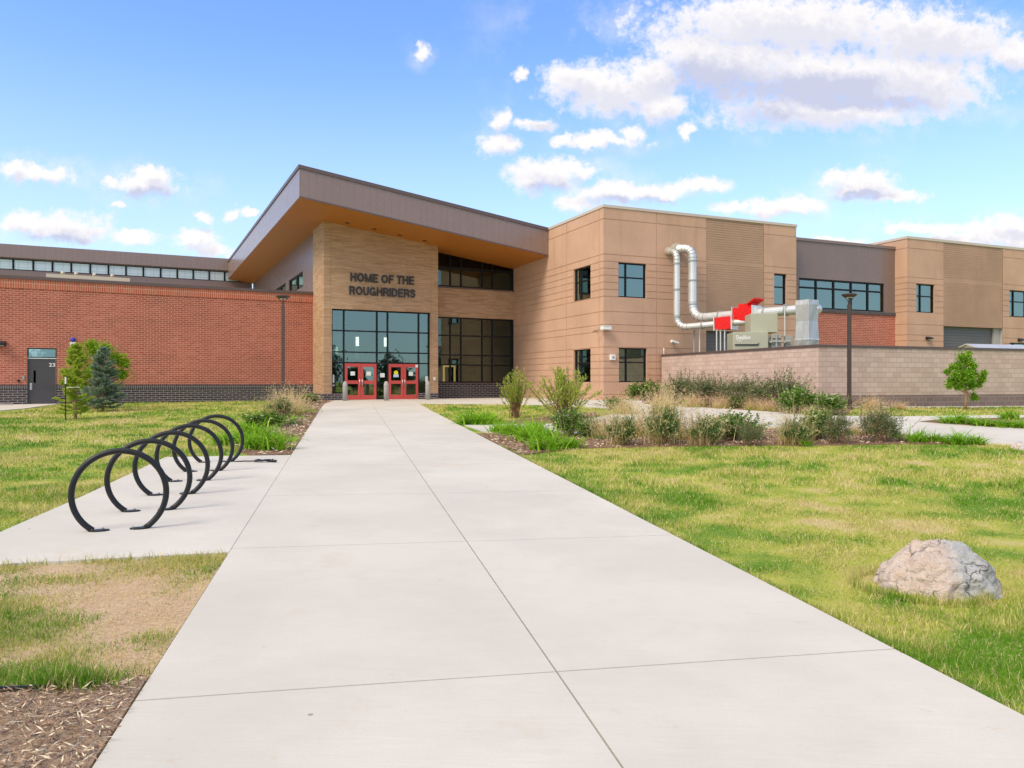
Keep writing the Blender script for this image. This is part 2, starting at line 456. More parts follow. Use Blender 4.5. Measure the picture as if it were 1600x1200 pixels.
def m_granite(name):
    t = NT(name); o = t.coord('Object')
    s_ = t.n('ShaderNodeSeparateXYZ'); t.l(o, s_.inputs[0])
    side = t.ramp(t.math('ADD', t.math('ADD', s_.outputs[0], t.math('MULTIPLY', s_.outputs[2], -.25)), t.math('MULTIPLY', t.noise(o, 3.5, 5), .5)), .0, .26)
    pink = t.mix(t.noise(o, 9, 5, .7), (.60, .42, .33), (.86, .75, .66))
    grey = t.mix(t.noise(t.coord('Object', (3, 3, 9)), 2.2, 6, .75), (.30, .30, .31), (.84, .83, .81))
    c = t.mix(side, pink, grey)
    c = t.mix(t.math('MULTIPLY', t.ramp(t.noise(o, 30, 4, .8), .56, .66), .75), c, (.1, .095, .1))
    c = t.mix(t.math('MULTIPLY', t.ramp(t.noise(o, 48, 3, .8), .56, .66), .7), c, (.82, .8, .78))
    c = t.mix(t.math('MULTIPLY', t.ramp(t.noise(o, 3.1, 6, .7), .56, .68), .5), c, (.22, .16, .12))
    d = t.n('ShaderNodeVectorMath', operation='DISTANCE'); t.l(o, d.inputs[0]); d.inputs[1].default_value = (-.5, -.2, .27)
    li = t.ramp(t.math('ADD', d.outputs['Value'], t.math('MULTIPLY', t.noise(o, 16, 4), .12)), .2, .12)
    c = t.mix(t.math('MULTIPLY', li, .8), c, (.75, .42, .08))
    cr = t.n('ShaderNodeTexVoronoi', feature='DISTANCE_TO_EDGE'); cw = t.n('ShaderNodeVectorMath', operation='MULTIPLY_ADD')
    wn = t.n('ShaderNodeTexNoise'); t.l(o, wn.inputs['Vector']); wn.inputs['Scale'].default_value = 4; wn.inputs['Detail'].default_value = 4
    t.l(wn.outputs['Color'], cw.inputs[0]); cw.inputs[1].default_value = (.35, .35, .35); t.l(o, cw.inputs[2]); t.l(cw.outputs[0], cr.inputs['Vector']); cr.inputs['Scale'].default_value = 2.6
    crack = t.math('MULTIPLY', t.ramp(cr.outputs['Distance'], .03, .0), t.ramp(t.noise(o, 2, 3), .4, .6))
    c = t.mix(t.math('MULTIPLY', crack, .4), c, (.10, .075, .06))
    h = t.math('SUBTRACT', t.math('ADD', t.noise(o, 12, 7, .8), t.math('MULTIPLY', t.noise(t.coord('Object', (2, 2, 8)), 3, 5), .8)), crack)
    return t.pbr(c, .85, 0, t.bump(h, 1.0, .05), .25)

M = {}
def mats():
    M['tan'] = m_precast('tan_precast', (.58, .362, .252))
    M['rib'] = m_precast('ribbed_precast', (.475, .302, .207), .2)
    M['tanbrick'] = m_brick('tan_brick', (.34, .195, .105), (.54, .35, .215), (.44, .30, .2), .60, .0677, .006, .37, .25, bias=.15, long=True)
    M['redbrick'] = m_brick('red_brick', (.34, .078, .048), (.50, .145, .10), (.60, .36, .26), .30, .108, .010, .5, .5, patch=(.24, .07, .05))
    M['soldier'] = m_brick('red_soldier_brick', (.42, .095, .05), (.53, .15, .09), (.60, .36, .26), .108, .29, .012, .0, .2)
    M['darkbrick'] = m_brick('charcoal_brick', (.035, .028, .032), (.07, .055, .058), (.33, .30, .29), .40, .118, .012, .5, .2)
    M['darksoldier'] = m_brick('charcoal_soldier_brick', (.045, .036, .04), (.075, .06, .06), (.27, .25, .24), .1, .26, .01, .0, .2)
    M['block'] = m_brick('split_face_block', (.49, .35, .295), (.63, .475, .41), (.41, .30, .255), .40, .203, .01, .5, .25)
    M['blockbase'] = m_brick('brown_base_block', (.19, .135, .12), (.25, .18, .16), (.34, .27, .24), .40, .203, .01, .5, .2)
    M['siding'] = m_metal('brown_siding', (.22, .15, .13), .30, .0, seam=.30, spec=.5)
    M['fascia'] = m_metal('brown_fascia', (.245, .168, .145), .27, .0, seam=.40, spec=.55)
    M['trim'] = m_metal('brown_trim', (.14, .095, .085), .45, .3)
    M['cap'] = m_metal('beige_coping', (.60, .50, .40), .5, .1)
    t = NT('cedar_soffit'); co = t.coord('UV'); s_ = t.n('ShaderNodeSeparateXYZ'); t.l(co, s_.inputs[0])
    fr = t.math('FRACT', t.math('DIVIDE', s_.outputs[1], .15)); ln = t.math('LESS_THAN', fr, .1)
    c = t.mix(t.noise(t.coord('UV', (.5, 9, 1)), 1.5, 4), (.40, .142, .02), (.54, .21, .036))
    c = t.mix(t.math('MULTIPLY', ln, .55), c, (.3, .1, .02))
    M['soffit'] = t.pbr(c, .5, 0, None, .4)
    M['frame'] = m_plain('dark_frame', (.010, .011, .013), .5, .0, .2, 3, .25)
    M['glass'] = m_glass('window_glass', (.26, .36, .35), (.60, .76, .66), .24)
    M['glass2'] = m_glass('tinted_window_glass', (.22, .31, .32), (.55, .70, .60), .34)
    M['glassbay'] = m_glass('bay_glass', (.30, .36, .34), (.55, .70, .62), .13, .7)
    M['glassdark'] = m_glass('spandrel_glass', (.03, .03, .035), (.5, .55, .6), .03, .35)
    t = NT('translucent_panel'); co = t.coord('UV'); g = t.n('ShaderNodeTexBrick'); t.l(co, g.inputs['Vector']); g.offset = 0
    g.inputs['Scale'].default_value = 1; g.inputs['Mortar Size'].default_value = .018; g.inputs['Brick Width'].default_value = .63; g.inputs['Row Height'].default_value = .42
    M['panel'] = t.pbr(t.mix(g.outputs['Fac'], (.76, .86, .86), (.52, .60, .61)), .35, 0, None, .5)
    M['red'] = m_plain('red_door_paint', (.55, .075, .062), .42, 0, .08)
    M['steel'] = m_plain('brushed_steel', (.62, .62, .62), .35, .8, .1)
    M['paper'] = m_plain('white_paper', (.78, .8, .76), .8, 0, .03)
    M['doorgrey'] = m_plain('charcoal_door_paint', (.075, .07, .075), .5, .1, .08)
    M['white'] = m_plain('white_paint', (.8, .8, .78), .5, 0, .05)
    M['black'] = m_plain('black_paint', (.02, .022, .027), .32, .2, .25, 8)
    M['rack'] = m_plain('black_powder_coat', (.014, .015, .018), .42, .0, .4, 6, .35)
    M['letters'] = m_plain('dark_letter_metal', (.045, .042, .045), .45, .3, .1)
    M['bolt'] = m_plain('bolt_steel', (.35, .35, .36), .4, .9, .1)
    M['concrete'] = m_concrete('broom_concrete', (.60, .563, .508))
    M['bollard'] = m_plain('cast_concrete', (.40, .38, .36), .9, 0, .15, 8, .2, .3)
    M['galv'] = m_metal('galvanised_steel', (.72, .72, .71), .42, .6, .2); M['crimp'] = m_metal('crimped_steel', (.50, .50, .49), .48, .45, .3, dent=.7)
    M['damper'] = m_plain('red_enamel', (.70, .010, .009), .5, 0, .35, 7, .3, .6)
    M['cabinet'] = m_plain('beige_enamel', (.42, .42, .32), .45, .1, .06)
    M['grey'] = m_plain('grey_enamel', (.33, .34, .32), .5, .1, .08)
    M['pole'] = m_plain('brown_pole_paint', (.085, .062, .052), .45, .2, .12)
    M['lens'] = m_plain('lamp_lens', (.7, .7, .66), .3, 0, .05)
    M['lawn'] = m_lawn('lawn'); M['blades'] = m_blades('grass_blades')
    M['mulch'] = m_mulch('bark_mulch'); M['dirt'] = m_dirt('bare_dirt')
    M['litter'] = m_mulch('dry_litter', (.26, .165, .115), (.62, .47, .34)); M['chips'] = m_leaf('bark_chips', (.20, .12, .085), (.54, .39, .27), (.74, .62, .46), .25, 0.0)
    M['stone'] = m_plain('river_stone', (.5, .46, .42), .85, 0, .3, 9)
    M['granite'] = m_granite('granite')
    M['int'] = m_plain('interior_wall', (.30, .31, .29), .8, 0, .1, 1.0)
    M['intfloor'] = m_plain('interior_floor', (.22, .21, .19), .5, 0, .1, 1.0)
    M['shutter'] = m_metal('coiling_shutter', (.13, .115, .105), .45, .2)
    M['blue'] = m_plain('blue_dome', (.02, .05, .4), .2, 0, .1)
    M['yellow'] = m_plain('yellow_sticker', (.85, .72, .03), .6, 0, .03)
    M['skyblue'] = m_plain('pale_blue_paper', (.5, .62, .85), .7, 0, .03)
    M['caseglow'] = m_emit('display_case_light', (1, .62, .2), .55); M['lampglow'] = m_emit('pendant_glow', (1, .93, .72), 2.2)
    M['bark'] = m_plain('young_bark', (.34, .2, .11), .9, 0, .25, 14, .2, .4)
    M['twig'] = m_plain('brown_twig', (.20, .11, .065), .9, 0, .25, 14, .2)
    M['l_tree'] = m_leaf('tree_leaf', (.13, .34, .018), (.33, .56, .05), (.52, .66, .09), .15, .45)
    M['l_yel'] = m_leaf('fresh_leaf', (.26, .44, .025), (.45, .58, .05), (.18, .34, .03), .2, .4)
    M['l_spruce'] = m_leaf('blue_spruce_needle', (.14, .23, .15), (.38, .48, .35), (.52, .6, .48), .15, .25)
    M['l_spruce2'] = m_leaf('yellow_conifer_needle', (.36, .52, .04), (.68, .78, .11), (.62, .52, .22), .12, .5)
    M['l_willow'] = m_leaf('willow_leaf', (.30, .43, .045), (.56, .62, .12), (.62, .56, .2), .12, .45)
    M['l_sage'] = m_leaf('sage_leaf', (.05, .13, .03), (.20, .32, .09), (.38, .42, .17), .12, .15)
    M['l_grey'] = m_leaf('grey_green_leaf', (.085, .14, .05), (.30, .35, .17), (.36, .27, .18), .14, .15)
    M['l_dark'] = m_leaf('dark_leaf', (.07, .17, .02), (.2, .34, .05), (.6, .6, .36), .05, .2)
    M['l_white'] = m_leaf('cream_tip_leaf', (.45, .48, .2), (.62, .62, .4), None, 0, .3)
    M['l_lily'] = m_leaf('daylily_leaf', (.20, .46, .02), (.38, .62, .05), (.5, .56, .12), .08, .4)
    M['straw'] = m_leaf('dry_straw', (.78, .60, .30), (.95, .82, .52), (.66, .42, .24), .16, .45)
    M['straw2'] = m_leaf('reddish_straw', (.74, .48, .29), (.90, .68, .45), (.92, .78, .5), .2, .45)
    M['far'] = m_leaf('far_tree_leaf', (.03, .055, .02), (.07, .10, .035), None, 0, .1)
mats()
# ------------------------------------------------------------------ the school building
B = thing('school_building', ENT.w(3, 0, 0), 'sprawling school building in red and tan brick with a sloping brown entrance roof', 'building')

def window(fr, ax, t0, t1, z0, z1, d, mt=(), mz=(), fw=.07, parent=B, glass='glass', name='window', fd=.11):
    m = MB()
    m.xbox(ax, t0, t0 + fw, d, d + fd, z0, z1); m.xbox(ax, t1 - fw, t1, d, d + fd, z0, z1)
    m.xbox(ax, t0 + fw, t1 - fw, d, d + fd, z1 - fw, z1); m.xbox(ax, t0 + fw, t1 - fw, d, d + fd, z0, z0 + fw)
    for t in mt: m.xbox(ax, t - fw / 2, t + fw / 2, d + .003, d + fd, z0 + fw, z1 - fw)
    for z in mz: m.xbox(ax, t0 + fw, t1 - fw, d + .012, d + fd - .01, z - fw / 2, z + fw / 2)
    w = m.obj(name, M['frame'], parent, fr)
    g = MB(); e = d + fd * .6
    if ax == 'a': g.quad((t0 + .01, e, z0 + .01), (t1 - .01, e, z0 + .01), (t1 - .01, e, z1 - .01), (t0 + .01, e, z1 - .01))
    else: g.quad((e, t0 + .01, z0 + .01), (e, t1 - .01, z0 + .01), (e, t1 - .01, z1 - .01), (e, t0 + .01, z1 - .01))
    g.obj('pane', M[glass], w, fr)
    return w

def text(name, s, fr, a0, a1, z, h, d, mat, parent, ax='a', ext=.03, bold=.0, th=.03):
    cu = bpy.data.curves.new(name, 'FONT'); cu.body = s; cu.size = 1; cu.extrude = .5
    o = bpy.data.objects.new('t', cu); COL.objects.link(o)
    dg = bpy.context.evaluated_depsgraph_get(); me0 = o.evaluated_get(dg).to_mesh()
    v = np.empty(len(me0.vertices) * 3); me0.vertices.foreach_get('co', v); v = v.reshape(-1, 3)
    fs = [tuple(p.vertices) for p in me0.polygons]
    o.evaluated_get(dg).to_mesh_clear(); bpy.data.objects.remove(o)
    lo, hi = v.min(0), v.max(0)
    x = a0 + (v[:, 0] - lo[0]) / (hi[0] - lo[0]) * (a1 - a0)
    y = z + (v[:, 1] - lo[1]) / (hi[1] - lo[1]) * h
    e = d - (v[:, 2] + .5) * th
    m = MB()
    for k, (dx, dz) in enumerate(((0, 0), (bold, 0), (-bold, 0), (0, bold * .7), (0, -bold * .7), (bold * .7, bold * .6), (-bold * .7, bold * .6), (bold * .7, -bold * .6), (-bold * .7, -bold * .6)) if bold else ((0, 0),)):
        m.add([(p + dx * h, q - .0012 * k, r + dz * h) if ax == 'a' else (q, p, r) for p, q, r in zip(x, e, y)], fs)
    return m.obj(name, M[mat], parent, fr)

def arc(cx, cy, rx, ry, q0, q1, n=16):
    return [(cx + rx * math.cos(R(q0 + (q1 - q0) * i / n)), cy + ry * math.sin(R(q0 + (q1 - q0) * i / n))) for i in range(n + 1)]
GLYPH = {
 'H': (.74, [[(.1, 0), (.1, 1)], [(.64, 0), (.64, 1)], [(.1, .52), (.64, .52)]]), 'O': (.84, [arc(.42, .5, .32, .41, 0, 360, 32)]),
 'M': (.88, [[(.1, 0), (.1, 1)], [(.78, 0), (.78, 1)], [(.12, .96), (.44, .1), (.76, .96)]]), 'E': (.68, [[(.1, 0), (.1, 1)], [(.1, .905), (.66, .905)], [(.1, .51), (.61, .51)], [(.1, .095), (.68, .095)]]),
 'F': (.62, [[(.1, 0), (.1, 1)], [(.1, .905), (.62, .905)], [(.1, .49), (.56, .49)]]), 'T': (.64, [[(.32, 0), (.32, .9)], [(0, .905), (.64, .905)]]),
 'R': (.74, [[(.1, 0), (.1, 1)], [(.1, .905)] + arc(.42, .695, .21, .21, 90, -90, 12) + [(.1, .485)], [(.44, .48), (.58, .36), (.63, 0)]]), 'U': (.74, [[(.1, 1)] + arc(.37, .36, .27, .27, 180, 360, 14) + [(.64, 1)]]),
 'G': (.84, [arc(.42, .5, .32, .41, 38, 338, 26), [(.44, .43), (.74, .43), (.74, .02)]]), 'I': (.2, [[(.1, 0), (.1, 1)]]),
 'D': (.76, [[(.1, 0), (.1, 1)], [(.1, .905)] + arc(.36, .5, .30, .405, 90, -90, 16) + [(.1, .095)]]),
 'S': (.70, [[(.60, .70), (.55, .84), (.44, .905), (.33, .91), (.2, .88), (.13, .80), (.12, .70), (.18, .60), (.33, .53), (.50, .46), (.585, .37), (.59, .25), (.51, .14), (.37, .09), (.22, .11), (.12, .19), (.09, .32)]])}
def block_text(s, a0, a1, z, h, sw=.178, d=-.03, th=.06):
    """Heavy sans-serif metal letters, each stroke a mitred strip."""
    m = MB(); W_ = sum(.32 if c == ' ' else GLYPH[c][0] + .105 for c in s) - .105; kx = (a1 - a0) / W_; x = 0; k = 0
    for c in s:
        if c == ' ': x += .32; continue
        w, strokes = GLYPH[c]
        for st in strokes:
            p = [Vector((q[0], q[1])) for q in st]; n = len(p); hw = sw / 2 * (.86 if c == 'M' and len(st) == 3 else 1)
            closed = (p[0] - p[-1]).length < 1e-6; L_, R_ = [], []
            for i in range(n):
                a = p[i] - p[i - 1] if i else (p[-1] - p[-2] if closed else p[1] - p[0])
                b = p[i + 1] - p[i] if i < n - 1 else (p[1] - p[0] if closed else a)
                t_ = (a.normalized() + b.normalized()).normalized(); nn = Vector((-t_.y, t_.x)); ml = hw / max(.5, nn.dot(Vector((-b.y, b.x)).normalized()))
                L_.append(p[i] + nn * ml); R_.append(p[i] - nn * ml)
            e = d - .0012 * k; k = (k + 1) % 5
            pt = lambda q, dd: (a0 + (x + q.x) * kx, dd, z + q.y * h)
            vs_ = [pt(q, e - th) for q in L_] + [pt(q, e - th) for q in R_] + [pt(q, e) for q in L_] + [pt(q, e) for q in R_]
            fs = []
            for i in range(n - 1):
                fs += [(i, i + 1, n + i + 1, n + i), (2 * n + i, 3 * n + i, 3 * n + i + 1, 2 * n + i + 1), (i, 2 * n + i, 2 * n + i + 1, i + 1), (n + i, n + i + 1, 3 * n + i + 1, 3 * n + i)]
            if not closed: fs += [(0, n, 3 * n, 2 * n), (n - 1, 3 * n - 1, 4 * n - 1, 2 * n - 1)]
            m.add(vs_, fs)
        x += w + .105
    return m.obj('lettering', M['letters'], B, ENT)

def soff(a): return 10.485 - .135 * (a + 2.07)
A1 = ENT.a(684.5)
BB = 1.354
# --- entrance pier
ga0, ga1 = ENT.a(518.6), ENT.a(672.6)
gz1 = ENT.z(518.6, 482); da0, da1 = ENT.a(537.5), ENT.a(654.6)
zb = .38
m = MB()
m.wall('a', 0, A1, zb, 10.55, 0, [(ga0, ga1, zb - .1, gz1, .3)], gt=[ga0 - .07, ga1 + .07], gw=.018, gd=.012)
m.wall('b', 0, 3.0, zb, 10.9, 0)
m.quad((A1, 0, zb), (A1, BB + .4, zb), (A1, BB + .4, 10.2), (A1, 0, 10.2))
m.quad((0, 3, zb), (.3, 3, zb), (.3, 3, 10.6), (0, 3, 10.6))
tag(m.obj('wall', M['tanbrick'], B, ENT), 'long tan brick wall of the entrance')
m = MB()
m.wall('a', -.025, da0, -.7, zb, -.025); m.quad((da0, -.025, -.7), (da0, .3, -.7), (da0, .3, zb), (da0, -.025, zb))
m.wall('b', -.025, 3.0, -.7, zb, -.025)
m.quad((-.025, -.025, zb), (da0, -.025, zb), (da0, .2, zb), (-.025, .2, zb))
tag(m.obj('base_course', M['darkbrick'], B, ENT), 'charcoal brick base at the pier corner'); m = MB(); m.wall('a', da1, A1 + .025, -.7, zb, -.025); m.quad((da1, -.025, -.7), (da1, .3, -.7), (da1, .3, zb), (da1, -.025, zb))
m.quad((da1, -.025, zb), (A1 + .025, -.025, zb), (A1 + .025, .2, zb), (da1, .2, zb))
m.quad((A1 + .025, -.025, -.7), (A1 + .025, BB, -.7), (A1 + .025, BB, zb), (A1 + .025, -.025, zb))
tag(m.obj('base_course', M['darkbrick'], B, ENT), 'charcoal brick base of the entrance')

# --- entrance curtain wall and doors
D = .16
vs = [ENT.a(u, D) for u in (537.5, 589.3, 606, 654.5)]
hz = [ENT.z(518.6, v, D) for v in (516, 549.6, 566.3)]
fw = .075
f = MB()
f.box(ga0, ga0 + fw, D, D + .13, zb, gz1); f.box(ga1 - fw, ga1, D, D + .13, zb, gz1)
f.box(ga0 + fw, ga1 - fw, D, D + .13, gz1 - fw, gz1)
for t in vs: f.box(t - fw / 2, t + fw / 2, D - .004, D + .13, 0, gz1 - fw)
for z in hz: f.box(ga0 + fw, ga1 - fw, D + .012, D + .12, z - fw / 2, z + fw / 2)
for a, b in ((ga0 + fw, vs[0] - fw / 2), (vs[3] + fw / 2, ga1 - fw)):
    f.box(a, b, D + .01, D + .12, zb, zb + fw); f.box(a, b, D + .015, D + .115, zb + .38, zb + .42)
f.box(vs[1] + fw / 2, vs[2] - fw / 2, D + .01, D + .12, 0, .14)
f.box(vs[1] + fw / 2, vs[2] - fw / 2, D + .015, D + .115, .95, 1.0)
CW = f.obj('curtain_wall', M['frame'], B, ENT)
g = MB(); e = D + .08
g.quad((ga0, e, hz[2]), (ga1, e, hz[2]), (ga1, e, gz1), (ga0, e, gz1))
for a, b, z in ((ga0, vs[0], zb), (vs[1], vs[2], .05), (vs[3], ga1, zb)): g.quad((a, e, z), (b, e, z), (b, e, hz[2]), (a, e, hz[2]))
g.obj('pane', M['glass'], CW, ENT)
zh = hz[2] - fw / 2
for k, (a, b) in enumerate(((vs[0] + fw / 2, vs[1] - fw / 2), (vs[2] + fw / 2, vs[3] - fw / 2))):
    mid = (a + b) / 2
    for s, (l, r) in enumerate(((a + .01, mid - .006), (mid + .006, b - .01))):
        W = r - l; st = .15; d = D - .01
        m = MB()
        m.box(l, l + st, d, d + .05, .02, zh - .01); m.box(r - st, r, d, d + .05, .02, zh - .01)
        for z0, z1 in ((.02, .28), (.93, 1.13), (zh - .2, zh - .01)): m.box(l + st, r - st, d, d + .05, z0, z1)
        dr = m.obj('door', M['red'], B, ENT, bevel=.004)
        tag(dr, 'red double door leaf with two glass panes')
        g = MB()
        for z0, z1 in ((.28, .93), (1.13, zh - .2)): g.quad((l + st, d + .025, z0), (r - st, d + .025, z0), (r - st, d + .025, z1), (l + st, d + .025, z1))
        g.obj('pane', M['glass2'], dr, ENT)
        hx = r - .07 if s == 0 else l + .07
        m = MB(); m.tube([(hx, d - .05, .82), (hx, d - .05, 1.2)], .022, 8); m.tube([(hx, d - .05, .87), (hx, d, .87)], .014, 6); m.tube([(hx, d - .05, 1.15), (hx, d, 1.15)], .014, 6)
        m.obj('handle', M['steel'], dr, ENT, smooth=True)
        px = (l + r) / 2
        if (k, s) != (1, 0):
            m = MB(); m.box(px - .13, px + .13, d + .015, d + .02, 1.42, 1.65); m.obj('notice', M['paper'], dr, ENT)
        else:
            m = MB(); m.box(px - .16, px + .16, d + .015, d + .02, 1.33, 1.5); m.obj('notice', M['skyblue'], dr, ENT)
            m = MB(); m.add([(px + .13 * math.cos(q), d + .012, 1.59 + .13 * math.sin(q)) for q in np.linspace(0, 6.283, 25)[:-1]], [tuple(range(24))])
            m.obj('sticker', M['yellow'], dr, ENT)
m = MB(); m.box(vs[3] - .22, vs[3] - .06, D - .02, D - .012, zh - .2, zh - .04); m.obj('door_sign', M['paper'], CW, ENT)
for (u, v0, v1, w) in ((598, 583, 589.5, .28), (667.5, 588, 597, .2), (521.5, 585.5, 598, .09), (521.5, 601, 604.5, .11)):
    a = ENT.a(u, D); m = MB(); m.box(a - w / 2, a + w / 2, e - .012, e - .006, ENT.z(u, v1, D), ENT.z(u, v0, D)); m.obj('notice', M['paper'], CW, ENT)
# small intercom box on the pier
a = ENT.a(678.6); m = MB(); m.box(a - .06, a + .06, -.05, 0, 1.15, 1.33); m.box(a - .035, a + .035, -.056, -.05, 1.2, 1.28); m.obj('intercom', M['white'], B, ENT, bevel=.006)
# lettering
block_text('HOME OF THE', ENT.a(547.2), ENT.a(646.7), ENT.z(547.5, 439.6), .50)
block_text('ROUGHRIDERS', ENT.a(545.4), ENT.a(648.4), ENT.z(545.8, 460.4), .50)

# --- bay between pier and tan wing
aR = ENT.a(802.5, BB); ze = 12.9
lz0, lz1 = 1.0, ENT.z(684.5, 494.6, BB); uz0 = ENT.z(684.5, 449.3, BB)
m = MB(); m.wall('a', A1 + .03, ze, lz1, uz0, BB, [(aR - .02, ze, lz1, uz0 - .01, .05)] if False else [])
m.quad((A1 + .03, BB, lz1), (ze, BB, lz1), (ze, BB + .3, lz1), (A1 + .03, BB + .3, lz1))
tag(m.obj('wall', M['tanbrick'], B, ENT), 'tan brick band between two rows of glass')
m = MB(); m.wall('a', A1 + .03, ze, -.7, lz0 - .06, BB); tag(m.obj('base_course', M['darkbrick'], B, ENT), 'charcoal brick wall under the bay window')
m = MB(); m.box(A1 + .03, ze, BB - .05, BB + .25, lz0 - .06, lz0); m.obj('window_sill', M['trim'], B, ENT); m = MB(); m.box(A1 + .03, ze, BB - .05, BB + .25, uz0, uz0 + .09); m.obj('window_sill', M['trim'], B, ENT)
mt = [ENT.a(u, BB + .1) for u in (703.7, 720.5, 753.5, 769.4, 799.5)]
window(ENT, 'a', A1 + .035, aR + .08, lz0, lz1, BB + .08, mt, [ENT.z(684.5, v, BB + .1) for v in (523.6, 554.3, 569.8)], .08, glass='glassbay')
dk = ENT.z(684.5, 417.8, BB + .1)
window(ENT, 'a', A1 + .035, aR + .08, uz0 + .09, dk, BB + .08, mt, [], .09, glass='glassbay')
window(ENT, 'a', A1 + .035, aR + .08, dk + .002, 9.45, BB + .08, mt, [], .09, glass='glassdark')

# --- entrance interior seen through the glass
m = MB()
m.box(.3, 12.6, .35, 14, -.05, .015); 
tag(m.obj('floor', M['intfloor'], B, ENT))
m = MB()
m.quad((.3, 11, 0), (12.6, 11, 0), (12.6, 11, 9), (.3, 11, 9)); m.quad((.3, .4, 0), (.3, 11, 0), (.3, 11, 9), (.3, .4, 9)); m.quad((12.6, 1.6, 0), (12.6, 11, 0), (12.6, 11, 9), (12.6, 1.6, 9))
m.quad((.3, .35, 5.6), (6.8, .35, 5.6), (6.8, 11, 5.6), (.3, 11, 5.6))
m.box(6.9, 7.1, 3.2, 11, 0, 5.6)
m.obj('interior_wall', M['int'], B, ENT)
# lit display case and lockers at the back of the lobby, seen through the bay glass
m = MB()
for a0_, w_ in ((9.55, .07), (10.35, .07)): m.box(a0_, a0_ + w_, 6.0, 6.2, .6, 2.1)
m.box(9.55, 10.42, 6.0, 6.2, 2.1, 2.2); m.obj('display_case', M['caseglow'], B, ENT)
m = MB(); m.box(11.0, 11.7, 5.4, 5.6, .3, 1.9); m.obj('notice_board', M['soffit'], B, ENT)
m = MB(); m.box(8.6, 9.3, 6.4, 6.9, 0, 2.3); m.obj('locker', M['black'], B, ENT)
window(ENT, 'a', 1.2, 6.4, 2.6, 5.2, 10.85, [2.4, 3.6, 4.2, 5.4], [3.9], .12, glass='glass2')
for u, v0, v1 in ((558.3, 527, 540.5), (602.3, 528, 541.5)):
    b = 4.2; a = ENT.a(u, b); z0, z1 = ENT.z(u, v1, b), ENT.z(u, v0, b)
    t = thing('pendant_lamp', ENT.w(a, b, z0), 'lit white tube lamp behind the entrance glass, ' + ('above the first red doors' if u < 580 else 'above the middle bollard'), 'pendant lamp', group='pendant lamps in the entrance hall')
    m = MB(); m.lathe([(.09, 0), (.1, .02), (.1, z1 - z0), (.08, z1 - z0 + .02)], 14); m.obj('lamp_shade', M['lampglow'], t, local=True, smooth=True)
    m = MB(); m.tube([(0, 0, z1 - z0), (0, 0, 5.6 - z0)], .012, 6); m.obj('cord', M['frame'], t, local=True)

# --- entrance roof
fa0, fa1, fb0, fb1 = -2.07, 15.3, -3.83, 30.6
m = MB(); m.prism([(fa0, soff(fa0)), (fa1, soff(fa1)), (fa1, soff(fa1) + 1.6), (fa0, soff(fa0) + 1.6)], fb0, fb1)
RF = m.obj('roof', M['fascia'], B, ENT); tag(RF, 'sloping brown metal roof with deep fascia')
m = MB(); m.prism([(fa0 + .03, soff(fa0 + .03) - .03), (fa1, soff(fa1) - .03), (fa1, soff(fa1) - .004), (fa0 + .03, soff(fa0 + .03) - .004)], fb0 + .03, fb1 - .03)
SF = m.obj('soffit', M['soffit'], RF, ENT); tag(SF, 'orange cedar soffit')
m = MB()
T = lambda a, k: soff(a) + 1.6 + k
m.prism([(fa0 - .05, T(fa0, -.14)), (fa1, T(fa1, -.14)), (fa1, T(fa1, .05)), (fa0 - .05, T(fa0, .05))], fb0 - .05, fb0 - .002)
m.prism([(fa0 - .05, T(fa0, -.14)), (fa0 - .002, T(fa0, -.14)), (fa0 - .002, T(fa0, .05)), (fa0 - .05, T(fa0, .05))], fb0 - .001, fb1)
m.prism([(fa0 - .012, soff(fa0) - .03), (fa1, soff(fa1) - .03), (fa1, soff(fa1) + .05), (fa0 - .012, soff(fa0) + .05)], fb0 - .014, fb0 - .002)
m.obj('roof_edge', M['trim'], RF, ENT)
for u in (542.6, 584.8, 624.5, 663.5):
    a = ENT.a(u, -.75); m = MB(); z = soff(a) - .034
    m.add([(a + .13 * math.cos(q), -.75 + .13 * math.sin(q), z - .135 * .13 * math.cos(q)) for q in np.linspace(0, 6.283, 19)[:-1]] +
          [(a + .13 * math.cos(q), -.75 + .13 * math.sin(q), z - .02 - .135 * .13 * math.cos(q)) for q in np.linspace(0, 6.283, 19)[:-1]],
          [tuple(range(18, 36))] + [(i, (i + 1) % 18, (i + 1) % 18 + 18, i + 18) for i in range(18)])
    m.obj('downlight', M['black'], RF, ENT)

# --- brown metal side wall of the hall
aS = .12
wins = []
for u0, u1, vt, vb in ((451.2, 473.2, 423.5, 448), (427.5, 446.3, 441.5, 452)):
    b1, b0 = ENT.b(u0, aS), ENT.b(u1, aS)
    wins.append((b0, b1, ENT.zs(u1, vb, aS), ENT.zs(u1, vt, aS)))
wins[1] = (wins[1][0], wins[1][1], wins[0][2], wins[0][3])
m = MB(); m.wall('b', 3.0, fb1, 5.7, 10.75, aS, [(w[0], w[1], w[2], w[3], .2) for w in wins])
tag(m.obj('wall', M['siding'], B, ENT), 'brown ribbed metal side wall above the brick roof')
for w in wins: window(ENT, 'b', w[0], w[1], w[2], w[3], aS + .06, [(w[0] * .55 + w[1] * .45)], [], .09, glass='glass')
m = MB(); m.quad((.12, 30.4, -.5), (13, 30.4, -.5), (13, 30.4, 9.5), (.12, 30.4, 9.5)); m.obj('rear_wall', M['siding'], B, ENT)

